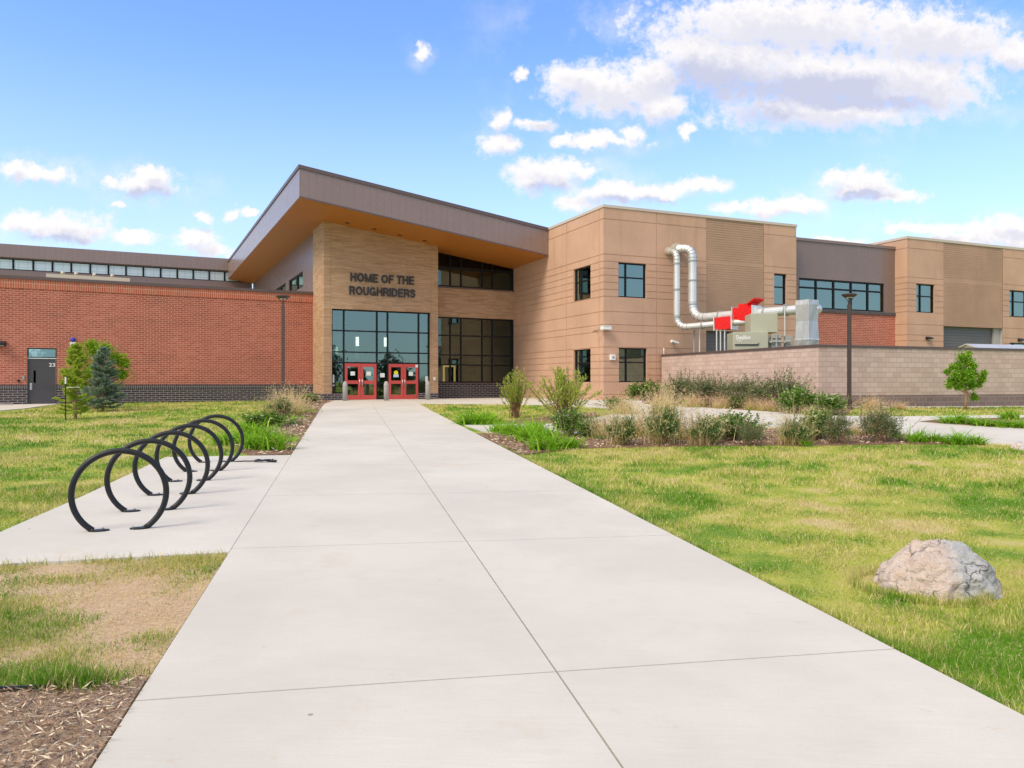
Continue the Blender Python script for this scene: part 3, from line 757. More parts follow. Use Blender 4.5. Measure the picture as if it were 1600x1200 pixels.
# --- clerestory hall behind the brick wing
bC = 30.7
aL = ENT.a(-260, bC); aE = .05
def cz(v): return ENT.z(0, v, bC)
ft, fbm_, wt, wb = cz(381.5) , cz(402), cz(403.2), cz(420.6)
m = MB(); m.box(aL, aE, bC - .4, bC + 12, fbm_, ft)
RC = m.obj('roof', M['fascia'], B, ENT); tag(RC, 'long flat brown roof over a strip of pale windows')
m = MB(); m.wall('a', aL, aE, 5.4, wb, bC); m.wall('a', aL, aE, wt, fbm_, bC); tag(m.obj('wall', M['siding'], B, ENT), 'brown metal wall behind the brick parapet')
us = [-240 + 31.5 * i for i in range(8)] + [20.6, 51.9, 81.9, 111.3, 141, 169.4, 196.9, 224, 251, 277, 302, 327, 351, 374]
us = us[:8] + us[8:]
ts = [ENT.a(u, bC) for u in us if u < 15] + [ENT.a(u, bC) for u in us[8:]]
ts = sorted(ts) + [aE]
for i in range(len(ts) - 1):
    w = window(ENT, 'a', ts[i], ts[i + 1], wb, wt, bC + .02, [], [], .07, glass='panel')

# --- red brick wing
bL = BRK.a(-240)
zt = (BRK.z(489, 461) + BRK.z(0, 433.8)) / 2
zs0 = zt - .47
zd = (BRK.z(490, 599.6) + BRK.z(20, 602)) / 2
dA0, dA1 = BRK.a(42.7), BRK.a(88.4); dz1 = BRK.z(65, 543.8)
cj = [BRK.a(121.5), BRK.a(319), BRK.a(-90)]
m = MB(); m.wall('a', bL, .35, zd, zs0, 0, [(dA0, dA1, zd, dz1, .18)], gt=cj, gw=.03, gd=.008)
tag(m.obj('wall', M['redbrick'], B, BRK), 'red brick wall')
m = MB(); m.wall('a', bL, .35, zs0, zt, -.03, gt=cj, gw=.03, gd=.01); m.quad((bL, -.03, zs0), (.35, -.03, zs0), (.35, .0, zs0), (bL, .0, zs0))
tag(m.obj('soldier_course', M['soldier'], B, BRK), 'band of upright red bricks under the roof edge')
m = MB(); m.wall('a', bL, .35, -1.0, zd - .25, -.02, [(dA0, dA1, -1.0, zd, .2)]); tag(m.obj('base_course', M['darkbrick'], B, BRK), 'charcoal brick base of the red wing')
m = MB(); m.wall('a', bL, .35, zd - .25, zd, -.03, [(dA0, dA1, -1.0, zd, .2)]); m.quad((bL, -.03, zd), (.35, -.03, zd), (.35, 0, zd), (bL, 0, zd))
m.obj('soldier_course', M['darksoldier'], B, BRK)
m = MB(); m.box(bL, .35, -.09, .32, zt, zt + .16); m.obj('coping', M['trim'], B, BRK)
m = MB(); m.box(bL, .3, .33, 40, zt - .35, zt - .2); tag(m.obj('roof', M['grey'], B, BRK), 'flat grey roof behind the parapet')
ra0, ra1 = BRK.a(72, .1), BRK.a(203, .1); rz0 = zt + .165; rz1 = rz0 + .2
m = MB(); m.box(ra0, ra1, 0, .2, rz0, rz1); RR = m.obj('roof_rail', M['cap'], B, BRK)
for u in (98, 119, 147.5, 175.5):
    m = MB(); a = BRK.a(u, .1); m.lathe([(.03, 0), (.09, .04), (.1, .1), (.06, .16)], 10, (a, .1, rz1)); m.obj('knob', M['cap'], RR, BRK, smooth=True)
# grey service door numbered 23
th = BRK.z(65, 560); d = .08; floor23 = -.13
window(BRK, 'a', dA0, dA1, th + .026, dz1, d, [], [], .05, glass='glass')
m = MB(); m.box(dA0, dA0 + .05, d - .02, d + .12, floor23, th); m.box(dA1 - .05, dA1, d - .02, d + .12, floor23, th); m.obj('door_frame', M['doorgrey'], B, BRK)
m = MB(); m.box(dA0 + .02, dA1 - .02, d - .03, d + .1, th - .01, th + .025); m.obj('door_head', M['paper'], B, BRK)
m = MB(); m.box(dA0 + .055, dA1 - .055, d, d + .05, floor23, th - .015); D23 = m.obj('door', M['doorgrey'], B, BRK, bevel=.004); tag(D23, 'charcoal grey metal door numbered 23')
m = MB(); m.box(BRK.a(52.2), BRK.a(55.6), d - .012, d - .001, BRK.z(54, 598), BRK.z(54, 579)); m.obj('pane', M['glassdark'], D23, BRK)
a0_ = BRK.a(46.4); m = MB(); m.box(a0_, a0_ + .1, d - .012, d - .001, BRK.z(47, 609), BRK.z(47, 598.5)); m.tube([(a0_ + .05, d - .06, BRK.z(47, 608)), (a0_ + .05, d - .06, BRK.z(47, 600))], .018, 8); m.obj('handle', M['steel'], D23, BRK)
text('door_number', '23', BRK, BRK.a(76.6), BRK.a(86.0), BRK.z(80, 572.8), BRK.z(80, 567.4) - BRK.z(80, 572.8), d - .001, 'white', D23, bold=.04, th=.01)

# --- tan precast wing
gl = [CZ + (V0 - v) / F * 39.58 for v in (341.4, 396.6, 407.7, 418.7, 429.4, 440.4, 451.7, 462.7, 486.2, 506.6, 517.6, 542, 553.4, 564.4, 575.4, 586.1, 596.7, 616.4)]
ZT = 10.05
aW = WNG.a(1244.2)
def rect(u0, u1, vt, vb, b=0.0, ref=None):
    r = ref or u0
    return [WNG.a(u0, b), WNG.a(u1, b), WNG.z(r, vb, b), WNG.z(r, vt, b)]
def wwin(r, ax='a', d0=0.0, glass='glass2', mt=.30, mzf=.58):
    window(WNG, ax, r[0], r[1], r[2], r[3], d0 + .1, [r[0] + (r[1] - r[0]) * mt] if mt else [], [r[2] + (r[3] - r[2]) * mzf], .065, glass=glass)
wu, wl = rect(966.3, 1010, 409.5, 464), rect(967, 1010.8, 543.3, 597.2)
w3 = rect(1209.6, 1229, 427.3, 475.8)
r0, r1 = WNG.a(1103.4), WNG.a(1193.4); gtop = WNG.z(1104, 516.5); gA1 = WNG.a(1184)
lb0, lb1 = WNG.b(922.7), WNG.b(896)
lu = [lb0, lb1, WNG.zs(922.5, 465.8), WNG.zs(922.5, 413.8)]; ll = [lb0, lb1, WNG.zs(922.5, 597), WNG.zs(922.5, 544.8)]
m = MB()
m.wall('a', 0, r0, -.7, ZT, 0, [tuple(wu), tuple(wl)], gl, [WNG.a(1025.7)])
m.wall('a', r1, aW, -.7, ZT, 0, [tuple(w3)], gl)
m.wall('b', 0, 13.2, -.7, ZT, 0, [tuple(lu), tuple(ll)], gl, [WNG.b(936.3), WNG.b(885.3)])
m.quad((aW, 0, -.7), (aW, 14, -.7), (aW, 14, ZT), (aW, 0, ZT))
tag(m.obj('wall', M['tan'], B, WNG), 'tan concrete panel wall with horizontal grooves, at the corner')
def ribs(a0, a1, ztop, zlow, openz=None, oa=None):
    m = MB(); n = int((ztop - zlow) / .128); g = [zlow + .128 * (i + .5) for i in range(n)]
    zsm = gl[1] - .02
    g = [z for z in g if abs(z - zsm) > .1]
    m.wall('a', a0, a1, zlow, ztop, .012, [], g, [], .045, .011)
    return m
m = ribs(r0, r1, ZT, gtop)
m.wall('a', gA1, r1, -.7, gtop, .012)
tag(m.obj('wall', M['rib'], B, WNG), 'finely ribbed tan panel behind the silver ducts')
def shutter(a0, a1, z1, d):
    m = MB(); z = -.6
    n = int((z1 - z) / .18); h = (z1 - z) / n
    for i in range(n):
        q = z + i * h
        m.quad((a0, d, q), (a1, d, q), (a1, d + .012, q + h * .8), (a0, d + .012, q + h * .8)); m.quad((a0, d + .012, q + h * .8), (a1, d + .012, q + h * .8), (a1, d, q + h), (a0, d, q + h))
    m.quad((a0, .012, z1), (a1, .012, z1), (a1, d + .02, z1), (a0, d + .02, z1))
    return m
m = shutter(r0, gA1, gtop, .28)
m.quad((r0, .012, -.7), (r0, .3, -.7), (r0, .3, gtop), (r0, .012, gtop)); m.quad((gA1, .012, -.7), (gA1, .3, -.7), (gA1, .3, gtop), (gA1, .012, gtop))
tag(m.obj('shutter_door', M['shutter'], B, WNG), 'grey coiling door behind the dust collector')
for r in (wu, wl): wwin(r)
wwin(w3, mt=None)
for r in (lu, ll): wwin(r, 'b', mt=.68)
m = MB(); m.box(-.04, aW + .04, -.04, .3, ZT, ZT + .14); m.box(-.04, .3, .301, 14, ZT, ZT + .14); m.obj('coping', M['cap'], B, WNG)
m = MB(); m.quad((0, 0, ZT - .1), (aW, 0, ZT - .1), (aW, 14, ZT - .1), (0, 14, ZT - .1)); m.quad((0, 14, 0), (aW, 14, 0), (aW, 14, ZT), (0, 14, ZT)); m.obj('roof', M['grey'], B, WNG)
m = MB(); m.box(.35, aW - .1, 4.5, 4.7, -.3, 9.8); m.box(.35, aW - .1, .4, 4.5, 4.3, 4.6); m.obj('interior_wall', M['int'], B, WNG)

# roller blinds and sill clutter behind the corner windows
for r, ax in ((wu, 'a'), (wl, 'a'), (lu, 'b'), (ll, 'b')):
    m = MB(); k = r[0] + (r[1] - r[0]) * (.12 if ax == 'a' else .72)
    m.xbox(ax, r[0] + .05 if ax == 'a' else k, k if ax == 'a' else r[1] - .05, .45, .48, r[2] + .1, r[3]); tag(m.obj('blind', M['panel'], B, WNG))
m = MB(); rr_ = random.Random(2)
for r, ax in ((wl, 'a'), (ll, 'b')):
    for i in range(7):
        q = r[0] + .15 + (r[1] - r[0] - .3) * rr_.random(); h = .1 + .16 * rr_.random()
        m.xbox(ax, q - .05, q + .05, .3, .4, r[2] + .07, r[2] + .07 + h)
tag(m.obj('sill_clutter', M['paper'], B, WNG), kind='stuff')
# --- link between the two tan blocks
a2 = WNG.a(1417.5); bm_ = .9
mz1 = WNG.z(1246, 375.5, bm_); wa0, wa1 = WNG.a(1248.3, bm_), WNG.a(1381.6, bm_)
wz1, wz0 = WNG.z(1248.3, 433.8, bm_), WNG.z(1381.6, 488, bm_)
m = MB(); m.wall('a', aW, a2, wz0, mz1, bm_, [(wa0, wa1, wz0 - .1, wz1)]); tag(m.obj('wall', M['siding'], B, WNG), 'brown ribbed metal wall between the tan blocks')
m = MB(); m.wall('a', aW, a2, -.7, wz0 - .2, bm_ - .01); tag(m.obj('wall', M['redbrick'], B, WNG), 'red brick wall under the window strip')
m = MB(); m.box(aW, a2, bm_ - .07, bm_ + .2, wz0 - .2, wz0); m.obj('window_sill', M['darksoldier'], B, WNG)
m = MB(); m.box(aW, a2, bm_ - .06, bm_ + .3, mz1, mz1 + .17); m.box(aW, a2, bm_ + .301, bm_ + 10, mz1 - .2, mz1 - .05); m.obj('coping', M['siding'], B, WNG)
window(WNG, 'a', wa0, wa1, wz0, wz1, bm_ + .06, [WNG.a(u, bm_ + .1) for u in (1274.8, 1302.3, 1329.6, 1355.6)], [wz0 + (wz1 - wz0) * .70], .10, glass='glass2')
m = MB(); m.box(aW, a2, bm_ + 4, bm_ + 4.2, -.3, mz1 - .3); m.obj('interior_wall', M['int'], B, WNG)

# --- second tan block
a3 = WNG.a(1760)
x1 = rect(1431.8, 1460.4, 443, 487.8); x2 = rect(1577.4, 1606, 453.2, 494.5); x3 = rect(1577.4, 1606, 535.3, 575)
q0, q1 = WNG.a(1474.2), WNG.a(1566.7); qt = WNG.z(1474.6, 509.2); qd = WNG.a(1557)
m = MB()
m.wall('a', a2, q0, -.7, ZT, 0, [tuple(x1)], gl, [WNG.a(1419.5)])
mm = MB(); mm.wall('a', q1, a3, -.7, ZT, 0, [tuple(x2), tuple(x3)], gl); tag(mm.obj('wall', M['tan'], B, WNG), 'tan concrete panel wall at the right edge')
m.wall('b', 0, 10, -.7, ZT, a2, [], gl)
tag(m.obj('wall', M['tan'], B, WNG), 'tan concrete panel wall of the far block')
m = ribs(q0, q1, ZT, qt); tag(m.obj('wall', M['rib'], B, WNG), 'finely ribbed tan panel above the grey garage door')
m = shutter(q0, qd, qt, .32); m.quad((q0, .012, -.7), (q0, .34, -.7), (q0, .34, qt), (q0, .012, qt))
tag(m.obj('shutter_door', M['shutter'], B, WNG), 'grey coiling garage door on the far block')
m = MB(); m.wall('a', qd, q1, -.7, qt, .2); m.quad((q1, .012, -.7), (q1, .2, -.7), (q1, .2, qt), (q1, .012, qt)); m.quad((qd, .2, -.7), (qd, .35, -.7), (qd, .35, qt), (qd, .2, qt)); m.obj('door_jamb', M['bollard'], B, WNG)
for r in (x1, x2, x3): wwin(r)
m = MB(); m.box(a2 - .04, a3, -.04, .3, ZT, ZT + .16); m.box(a2 - .04, a2 + .3, .301, 10, ZT, ZT + .16); m.obj('coping', M['cap'], B, WNG)
m = MB(); m.quad((a2, 0, ZT - .1), (a3, 0, ZT - .1), (a3, 10, ZT - .1), (a2, 10, ZT - .1)); m.box(a2 + .1, a3, 4.5, 4.7, -.3, 9.8); m.obj('interior_wall', M['int'], B, WNG)

# ------------------------------------------------------------------ things fixed to the walls
def wall_lamp(fr, a, z, label, b=0.0, k=1.0):
    p = fr.w(a, b, z)
    t = thing('wall_lamp', p, label, 'wall lamp', rz=fr.yaw, group='black wedge wall lamps')
    m = MB(); m.prism([(-.2 * k, 0), (.2 * k, 0), (.2 * k, .2 * k), (-.2 * k, .2 * k)], -.06, 0)
    m.add([(-.2 * k, -.06, .2 * k), (.2 * k, -.06, .2 * k), (.2 * k, -.06, .02), (-.2 * k, -.06, .02), (-.17 * k, -.3 * k, .12 * k), (.17 * k, -.3 * k, .12 * k), (.17 * k, -.3 * k, .04), (-.17 * k, -.3 * k, .04)],
          [(0, 1, 5, 4), (4, 5, 6, 7), (7, 6, 2, 3), (0, 4, 7, 3), (1, 2, 6, 5)])
    m.obj('housing', M['black'], t, local=True, bevel=.01)
    m = MB(); m.box(-.14 * k, .14 * k, -.26 * k, -.1 * k, .012, .03); m.obj('lens', M['lens'], t, local=True)
wall_lamp(WNG, WNG.a(1449.5), WNG.z(1449.5, 531), 'black wedge wall lamp beside the grey garage door, under the small window')
wall_lamp(WNG, WNG.a(1593), WNG.z(1593, 533.5), 'black wedge wall lamp above the low window at the right edge')
wall_lamp(BRK, BRK.a(0), BRK.z(0, 541), 'dark wall lamp on red brick at the left edge, above the splash block', -.0, 1.35)

def camera_thing(fr, a, b, z, rz, label):
    t = thing('security_camera', fr.w(a, b, z), label, 'security camera', rz=rz, group='white security cameras')
    m = MB(); m.tube([(0, 0, 0), (0, -.14, -.02)], .03, 8); m.lathe([(.07, -.03), (.07, .03)], 10, (0, 0, 0)); m.obj('bracket', M['white'], t, local=True, smooth=False)
    m = MB(); m.tube([(-.24, -.22, .06), (.22, -.2, -.05)], [.075, .075], 10); m.obj('housing', M['white'], t, local=True)
camera_thing(WNG, WNG.a(1051), 0, WNG.z(1051, 535.2), WNG.yaw, 'white bullet camera on tan wall just above the block screen wall')
t = thing('floodlight', WNG.w(.05, -.02, WNG.z(943, 515.5)), 'white box floodlight on the corner of the tan wing', 'floodlight', rz=WNG.yaw)
m = MB(); m.box(-.28, .22, -.34, -.04, 0, .18); m.box(-.3, .24, -.36, -.02, .181, .2); m.obj('housing', M['white'], t, local=True, bevel=.015)
m = MB(); m.tube([(-.2, -.05, .03), (-.5, .35, -.06), (-.02, .7, -.02)], .018, 6); m.obj('bracket', M['trim'], t, local=True)
t = thing('wall_speaker', WNG.w(WNG.a(956.2), 0, WNG.z(956, 562.7)), 'square white wall speaker beside the lower corner window', 'speaker', rz=WNG.yaw)
m = MB(); m.box(-.15, .15, -.12, 0, 0, .29); m.obj('housing', M['white'], t, local=True, bevel=.012)
m = MB(); m.add([(.02 + .07 * math.cos(q), -.126, .14 + .07 * math.sin(q)) for q in np.linspace(0, 6.283, 17)[:-1]], [tuple(range(16))]); m.obj('grille', M['grey'], t, local=True)
t = thing('vent_pipe', WNG.w(WNG.a(1037), -.08, WNG.z(1037, 556)), 'thin white pipe leaning on tan wall at the end of the screen wall', 'pipe', rz=WNG.yaw)
m = MB(); m.tube([(0, 0, -.2), (-.04, 0, .15), (-.06, -.02, .42)], .022, 7); m.obj('pipe', M['white'], t, local=True, smooth=True)
t = thing('card_reader', BRK.w(BRK.a(29), 0, BRK.z(29, 597)), 'small dark card reader with grey box on brick left of the grey door', 'card reader', rz=BRK.yaw)
m = MB(); m.box(-.05, .06, -.06, 0, 0, .12); m.obj('housing', M['black'], t, local=True, bevel=.006)
m = MB(); m.box(.16, .26, -.05, 0, .12, .32); m.obj('keypad', M['grey'], t, local=True, bevel=.006)
t = thing('emergency_light', BRK.w(BRK.a(114.5), -.25, BRK.z(114.5, 543.5)), 'blue domed emergency light on white box behind the conifers', 'emergency light', rz=BRK.yaw)
m = MB(); m.box(-.14, .14, -.1, .23, 0, .28); m.obj('housing', M['white'], t, local=True, bevel=.01)
m = MB(); m.lathe([(.05, .28), (.05, .33), (.13, .35), (.13, .44), (.1, .5), (.03, .53)], 16, (0, .05, 0)); m.obj('dome', M['blue'], t, local=True, smooth=True)
t = thing('splash_block', (*gp(9.5, 634)[:2], gp(9.5, 634)[2]), 'pale concrete splash block on the path at the left edge', 'splash block', rz=BRK.yaw)
m = MB(); m.box(-.25, .25, -.15, .15, -.05, .1); m.box(-.25, -.2, -.15, .15, .1, .13); m.box(.2, .25, -.15, .15, .1, .13); m.obj('block', M['bollard'], t, local=True, bevel=.01)
# ------------------------------------------------------------------ block screen wall and what stands behind it
S = thing('screen_wall', SCR.w(0, 0, 0), 'pinkish block screen wall with brown cap and base, right of the tan wing', 'wall')
bE = 11.55; aE2 = 30.0; zc_, zb2 = 2.4, .5
m = MB(); m.wall('a', 0, aE2, zb2, zc_, 0); m.wall('b', 0, bE, zb2, zc_, 0); m.wall('a', .3, aE2, -.8, zc_, .3); m.wall('b', .3, bE, -.8, zc_, .3)
m.obj('wall', M['block'], S, SCR)
m = MB(); m.wall('a', -.015, aE2, -1.0, zb2, -.015); m.wall('b', -.015, bE, -1.0, zb2, -.015); m.quad((-.015, -.015, zb2), (aE2, -.015, zb2), (aE2, .0, zb2), (-.015, .0, zb2)); m.obj('base_course', M['blockbase'], S, SCR)
m = MB(); m.box(-.04, aE2, -.04, .34, zc_, zc_ + .1); m.box(-.04, .34, .341, bE, zc_, zc_ + .1); m.obj('coping', M['trim'], S, SCR)

def bend(p0, p1, p2, r, n=5):
    p0, p1, p2 = Vector(p0), Vector(p1), Vector(p2)
    a = (p0 - p1).normalized(); b = (p2 - p1).normalized()
    s, e = p1 + a * r, p1 + b * r
    out = []
    for i in range(n + 1):
        q = i / n
        out.append(s * (1 - q) ** 2 + p1 * 2 * q * (1 - q) + e * q * q)
    return out
def duct(pts, rads, r, name, label, flange=()):
    line = [Vector(pts[0])]
    for i in range(1, len(pts) - 1): line += bend(pts[i - 1], pts[i], pts[i + 1], rads[i - 1])
    line.append(Vector(pts[-1]))
    t = thing(name, tuple(line[0]), label, 'duct', group='round silver ducts on the tan wing')
    m = MB(); m.tube([p for p in line], r, 18); m.obj('pipe', M['galv'], t)
    # joint rings along the gores and straight runs
    for i in list(range(1, len(line) - 1)):
        m = MB(); d = (line[i + 1] - line[i - 1]).normalized()
        m.tube([line[i] - d * .014, line[i] + d * .014], r + .014, 18); m.obj('seam_ring', M['grey'], t)
    for q0, q1, f in flange:
        m = MB(); p = Vector(q0).lerp(Vector(q1), f); d = (Vector(q1) - Vector(q0)).normalized()
        m.tube([p - d * .035, p + d * .035], r + .04, 18); m.obj('joint_ring', M['grey'], t)
    return t
V = lambda p: Vector(p)
bo = -.75
# thin duct: out of the wall, down, then across to the collector
def wq(u, v, b): return Vector(WNG.w(WNG.a(u, b), b, WNG.z(u, v, b)))
o1 = wq(1039, 393, .0); k1 = wq(1057.3, 393, bo); k2 = wq(1057.3, 512, bo); o1 = Vector(WNG.w(WNG.a(1057.3, bo), .05, WNG.z(1057.3, 393, bo)))
o1 = Vector(WNG.w(WNG.a(1043, 0), .05, WNG.z(1043, 393, 0)))
Yd = 36.6
e1 = Vector(P(1179, 501.5, 37.6))
DU1 = duct([o1, k1, k2, e1], [.42, .65], .165, 'exhaust_duct', 'thinner of two silver ducts, dropping down the tan wall to the collector', [(k1, k2, .16), (k1, k2, .5), (k1, k2, .86), (k2, e1, .35), (k2, e1, .95)])
o2 = Vector(WNG.w(WNG.a(1054, 0), .05, WNG.z(1054, 389, 0))); bo2 = -.8
h1 = wq(1081.7, 388, bo2); h2 = wq(1081.7, 497.5, bo2); e2 = Vector(P(1252, 483.5, 35.6))
DU2 = duct([o2, h1, h2, e2], [.5, .85], .225, 'exhaust_duct', 'thicker silver duct, looping down the tan wall and running to the hood', [(h1, h2, .18), (h1, h2, .46), (h1, h2, .8), (h2, e2, .28), (h2, e2, .70), (h2, e2, .88)])
for dt, q in ((DU1, o1), (DU2, o2)):
    n = Vector(WNG.w(0, -1, 0)) - Vector(WNG.w(0, 0, 0)); m = MB(); rr = .165 if dt is DU1 else .225
    for k in range(3): m.tube([q + n * (.08 + .09 * k), q + n * (.12 + .09 * k)], rr + .05, 18)
    m.obj('wall_collar', M['cap'], dt)
# red dampers on the ducts
def dbox(mb, c, d, L, H, W):
    d = d.normalized(); s = d.cross(Vector((0, 0, 1))).normalized(); u = s.cross(d)
    pts = [c + d * x * L / 2 + s * y * W / 2 + u * z * H / 2 for x, y, z in ((-1, -1, -1), (1, -1, -1), (1, 1, -1), (-1, 1, -1), (-1, -1, 1), (1, -1, 1), (1, 1, 1), (-1, 1, 1))]
    mb.add(pts, [(0, 3, 2, 1), (4, 5, 6, 7), (0, 1, 5, 4), (1, 2, 6, 5), (2, 3, 7, 6), (3, 0, 4, 7)])
d1 = (e1 - k2).normalized(); d2 = (e2 - h2).normalized()
f1 = lambda u, v, A, Bq: None
def along(p, q, u):
    best = min(range(201), key=lambda i: abs(800 + F * (p.lerp(q, i / 200).x) / p.lerp(q, i / 200).y - u)); return p.lerp(q, best / 200)
c1 = along(k2, e1, 1134); L1 = (along(k2, e1, 1146) - along(k2, e1, 1121)).length
m = MB(); dbox(m, c1, d1, L1, .62, .6); m.obj('damper', M['damper'], DU1)
c2 = along(h2, e2, 1166); L2 = (along(h2, e2, 1181) - along(h2, e2, 1151)).length
m = MB(); dbox(m, c2 + Vector((0, 0, -.02)), d2, L2, .66, .66); dbox(m, c2 + d2 * (L2 * .1) + Vector((0, 0, .39)), d2, L2 * .72, .2, .5); m.obj('damper', M['damper'], DU2)
s2 = d2.cross(Vector((0, 0, 1))).normalized(); m = MB()
p = c2 + d2 * (L2 * .28) + Vector((0, 0, .4)); q = p + d2 * .46 + Vector((0, 0, .26))
m.add([p - s2 * .36, p + s2 * .36, q + s2 * .36, q - s2 * .36] + [x + Vector((-.04, 0, .06)) for x in (p - s2 * .36, p + s2 * .36, q + s2 * .36, q - s2 * .36)], [(3, 2, 1, 0), (4, 5, 6, 7), (0, 1, 5, 4), (1, 2, 6, 5), (2, 3, 7, 6), (3, 0, 4, 7)])
m.obj('damper_flap', M['damper'], DU2)
m = MB()
for c, L, d, h in ((c1, L1, d1, .7), (c2, L2, d2, .74)):
    for s_ in (-1, 1): dbox(m, c + d * s_ * (L / 2 + .03), d, .05, h, h)
dbox(m, along(h2, e2, 1184.5), d2, .3, .55, .55)
m.obj('flange', M['galv'], DU2)
# square silver hood at the end of the thick duct
HY = 35.2; hz0, hz1 = -.2, float(P(1260, 469, HY)[2]); pc = P(1261, 500, HY)
t = thing('duct_hood', (pc[0], pc[1], -.1), 'tall square silver hood with crimped sides rising behind the screen wall', 'duct hood', rz=SCR.yaw + .22)
m = MB(); w = .35
prof = [(.8, -.1), (.8, 1.9), (1.04, 2.25), (.95, 2.65), (1.04, 3.05), (.95, (3.05 + hz1) / 2), (1.03, hz1 - .12), (1.0, hz1 + .1)]
for i in range(len(prof) - 1):
    (k0, z0), (k1_, z1) = prof[i], prof[i + 1]
    c0 = [(-w * k0, -w * k0), (0, -w * k0 * (.84 if i % 2 else 1.06)), (w * k0, -w * k0), (w * k0 * (.84 if i % 2 else 1.06), 0), (w * k0, w * k0), (0, w * k0), (-w * k0, w * k0), (-w * k0 * (.84 if i % 2 else 1.06), 0)]
    c1_ = [(-w * k1_, -w * k1_), (0, -w * k1_ * (1.06 if i % 2 else .84)), (w * k1_, -w * k1_), (w * k1_ * (1.06 if i % 2 else .84), 0), (w * k1_, w * k1_), (0, w * k1_), (-w * k1_, w * k1_), (-w * k1_ * (1.06 if i % 2 else .84), 0)]
    m.add([(x, y, z0) for x, y in c0] + [(x, y, z1) for x, y in c1_], [(j, (j + 1) % 8, (j + 1) % 8 + 8, j + 8) for j in range(8)] + ([tuple(range(8, 16))] if i == len(prof) - 2 else []))
m.obj('casing', M['crimp'], t, local=True)
m = MB()
for z in (2.27, 3.08): m.box(-w - .03, w + .03, -w - .03, w + .03, z - .025, z + .025)
m.obj('seam_flange', M['galv'], t, local=True)
m = MB(); m.tube([(w - .1, -.15, hz1 - .27), (w + .1, -.15, hz1 - .27), (w + .24, -.12, hz1 - .28), (w + .34, -.02, hz1 - .31), (w + .40, .16, hz1 - .38), (w + .42, .5, hz1 - .5)], .22, 16); m.obj('elbow', M['galv'], t, local=True, smooth=True)
# beige dust collector cabinet
cy = 35.6; cx0, cx1 = P(1146, 520, cy)[0], P(1199.5, 520, cy)[0]; ctop = float(P(1146, 518.5, cy)[2])
t = thing('dust_collector', ((cx0 + cx1) / 2, cy, -.1), 'beige dust collector cabinet behind the screen wall under the silver ducts', 'dust collector', rz=R(-6))
W_ = (cx1 - cx0) / 2
m = MB(); m.box(-W_, W_, 0, 1.6, 0, ctop + .1); m.box(-W_ + .9, W_ + .55, .5, 1.9, ctop + .1, ctop + 1.0); m.box(W_, W_ + .15, .3, 1.6, 0, ctop - .1); m.obj('cabinet', M['cabinet'], t, local=True, bevel=.02)
m = MB(); m.box(-W_ + .08, W_ - .45, -.05, -.001, ctop - .52, ctop - .47); m.tube([(W_ - .5, -.03, ctop - .48), (W_ - .42, -.03, ctop - .42)], .03, 6); m.obj('latch_bar', M['black'], t, local=True)
m = MB(); m.box(W_ + .16, W_ + .62, .1, .5, 1.2, ctop - .02); m.box(W_ + .8, W_ + 1.15, .1, .45, 1.2, ctop - .08)
for z in (ctop - .65, ctop - .2): m.box(W_ + .2, W_ + .58, .04, .099, z, z + .05)
CB = m.obj('control_box', M['grey'], t, local=True, bevel=.012)
m = MB(); m.tube([(W_ + .38, .02, 1.2), (W_ + .38, .02, ctop + .02)], .05, 8); m.tube([(W_ + .12, .0, ctop - .36), (W_ + .98, .0, ctop - .36)], .045, 8)
for x in (W_ + .12, W_ + .74): m.tube([(x, -.05, ctop - .36), (x, .1, ctop - .36)], .07, 8)
m.obj('gauge_pipe', M['grey'], t, local=True)
def flat_text(name, s, x0, x1, z, h, y, mat, parent):
    class L: 
        w = staticmethod(lambda a, b, z=0: (a, b, z))
    o = text(name, s, L, x0, x1, z, h, y, mat, parent, bold=.03, th=.006); o.location = (0, 0, 0); return o
flat_text('logo', 'Donaldson', -W_ + .16, -W_ + .78, ctop - .26, .2, -.003, 'white', t)
flat_text('logo', 'Torit', -W_ + .17, -W_ + .40, ctop - .37, .08, -.003, 'white', t)
# thin steel supports of the ducts
for u, v, Yq, lab in ((1093, 507, 40, 'beside the downpipe, under the thin duct'), (1119.8, 515, 38.6, 'just left of the red damper'), (1125.8, 516, 38.4, 'under the left half of the lower red damper'), (1132.3, 516, 38.2, 'under the right half of the lower red damper'), (1226.3, 476, 36.0, 'between the control box and the silver hood')):
    p = P(u, v, Yq)
    t = thing('duct_support', (p[0], p[1], -.1), 'thin steel post ' + lab, 'post', group='thin steel posts under the ducts')
    m = MB(); m.tube([(0, 0, 0), (0, 0, p[2] + .1)], .035, 8); m.obj('post', M['galv'], t, local=True)
    m = MB(); m.box(-.08, .08, -.08, .08, 0, .02); m.box(-.06, .06, -.05, .05, p[2] + .06, p[2] + .12); m.obj('bracket', M['grey'], t, local=True)
p = P(1084.5, 517, 40.2); t = thing('downpipe', (p[0], p[1], -.1), 'grey conduit pipe hanging below the thin duct bend', 'pipe')
m = MB(); m.tube([(.1, 0, p[2] + .35), (.02, 0, p[2] + .1), (0, 0, p[2] - .1), (0, 0, 0)], .05, 8); m.obj('pipe', M['grey'], t, local=True)
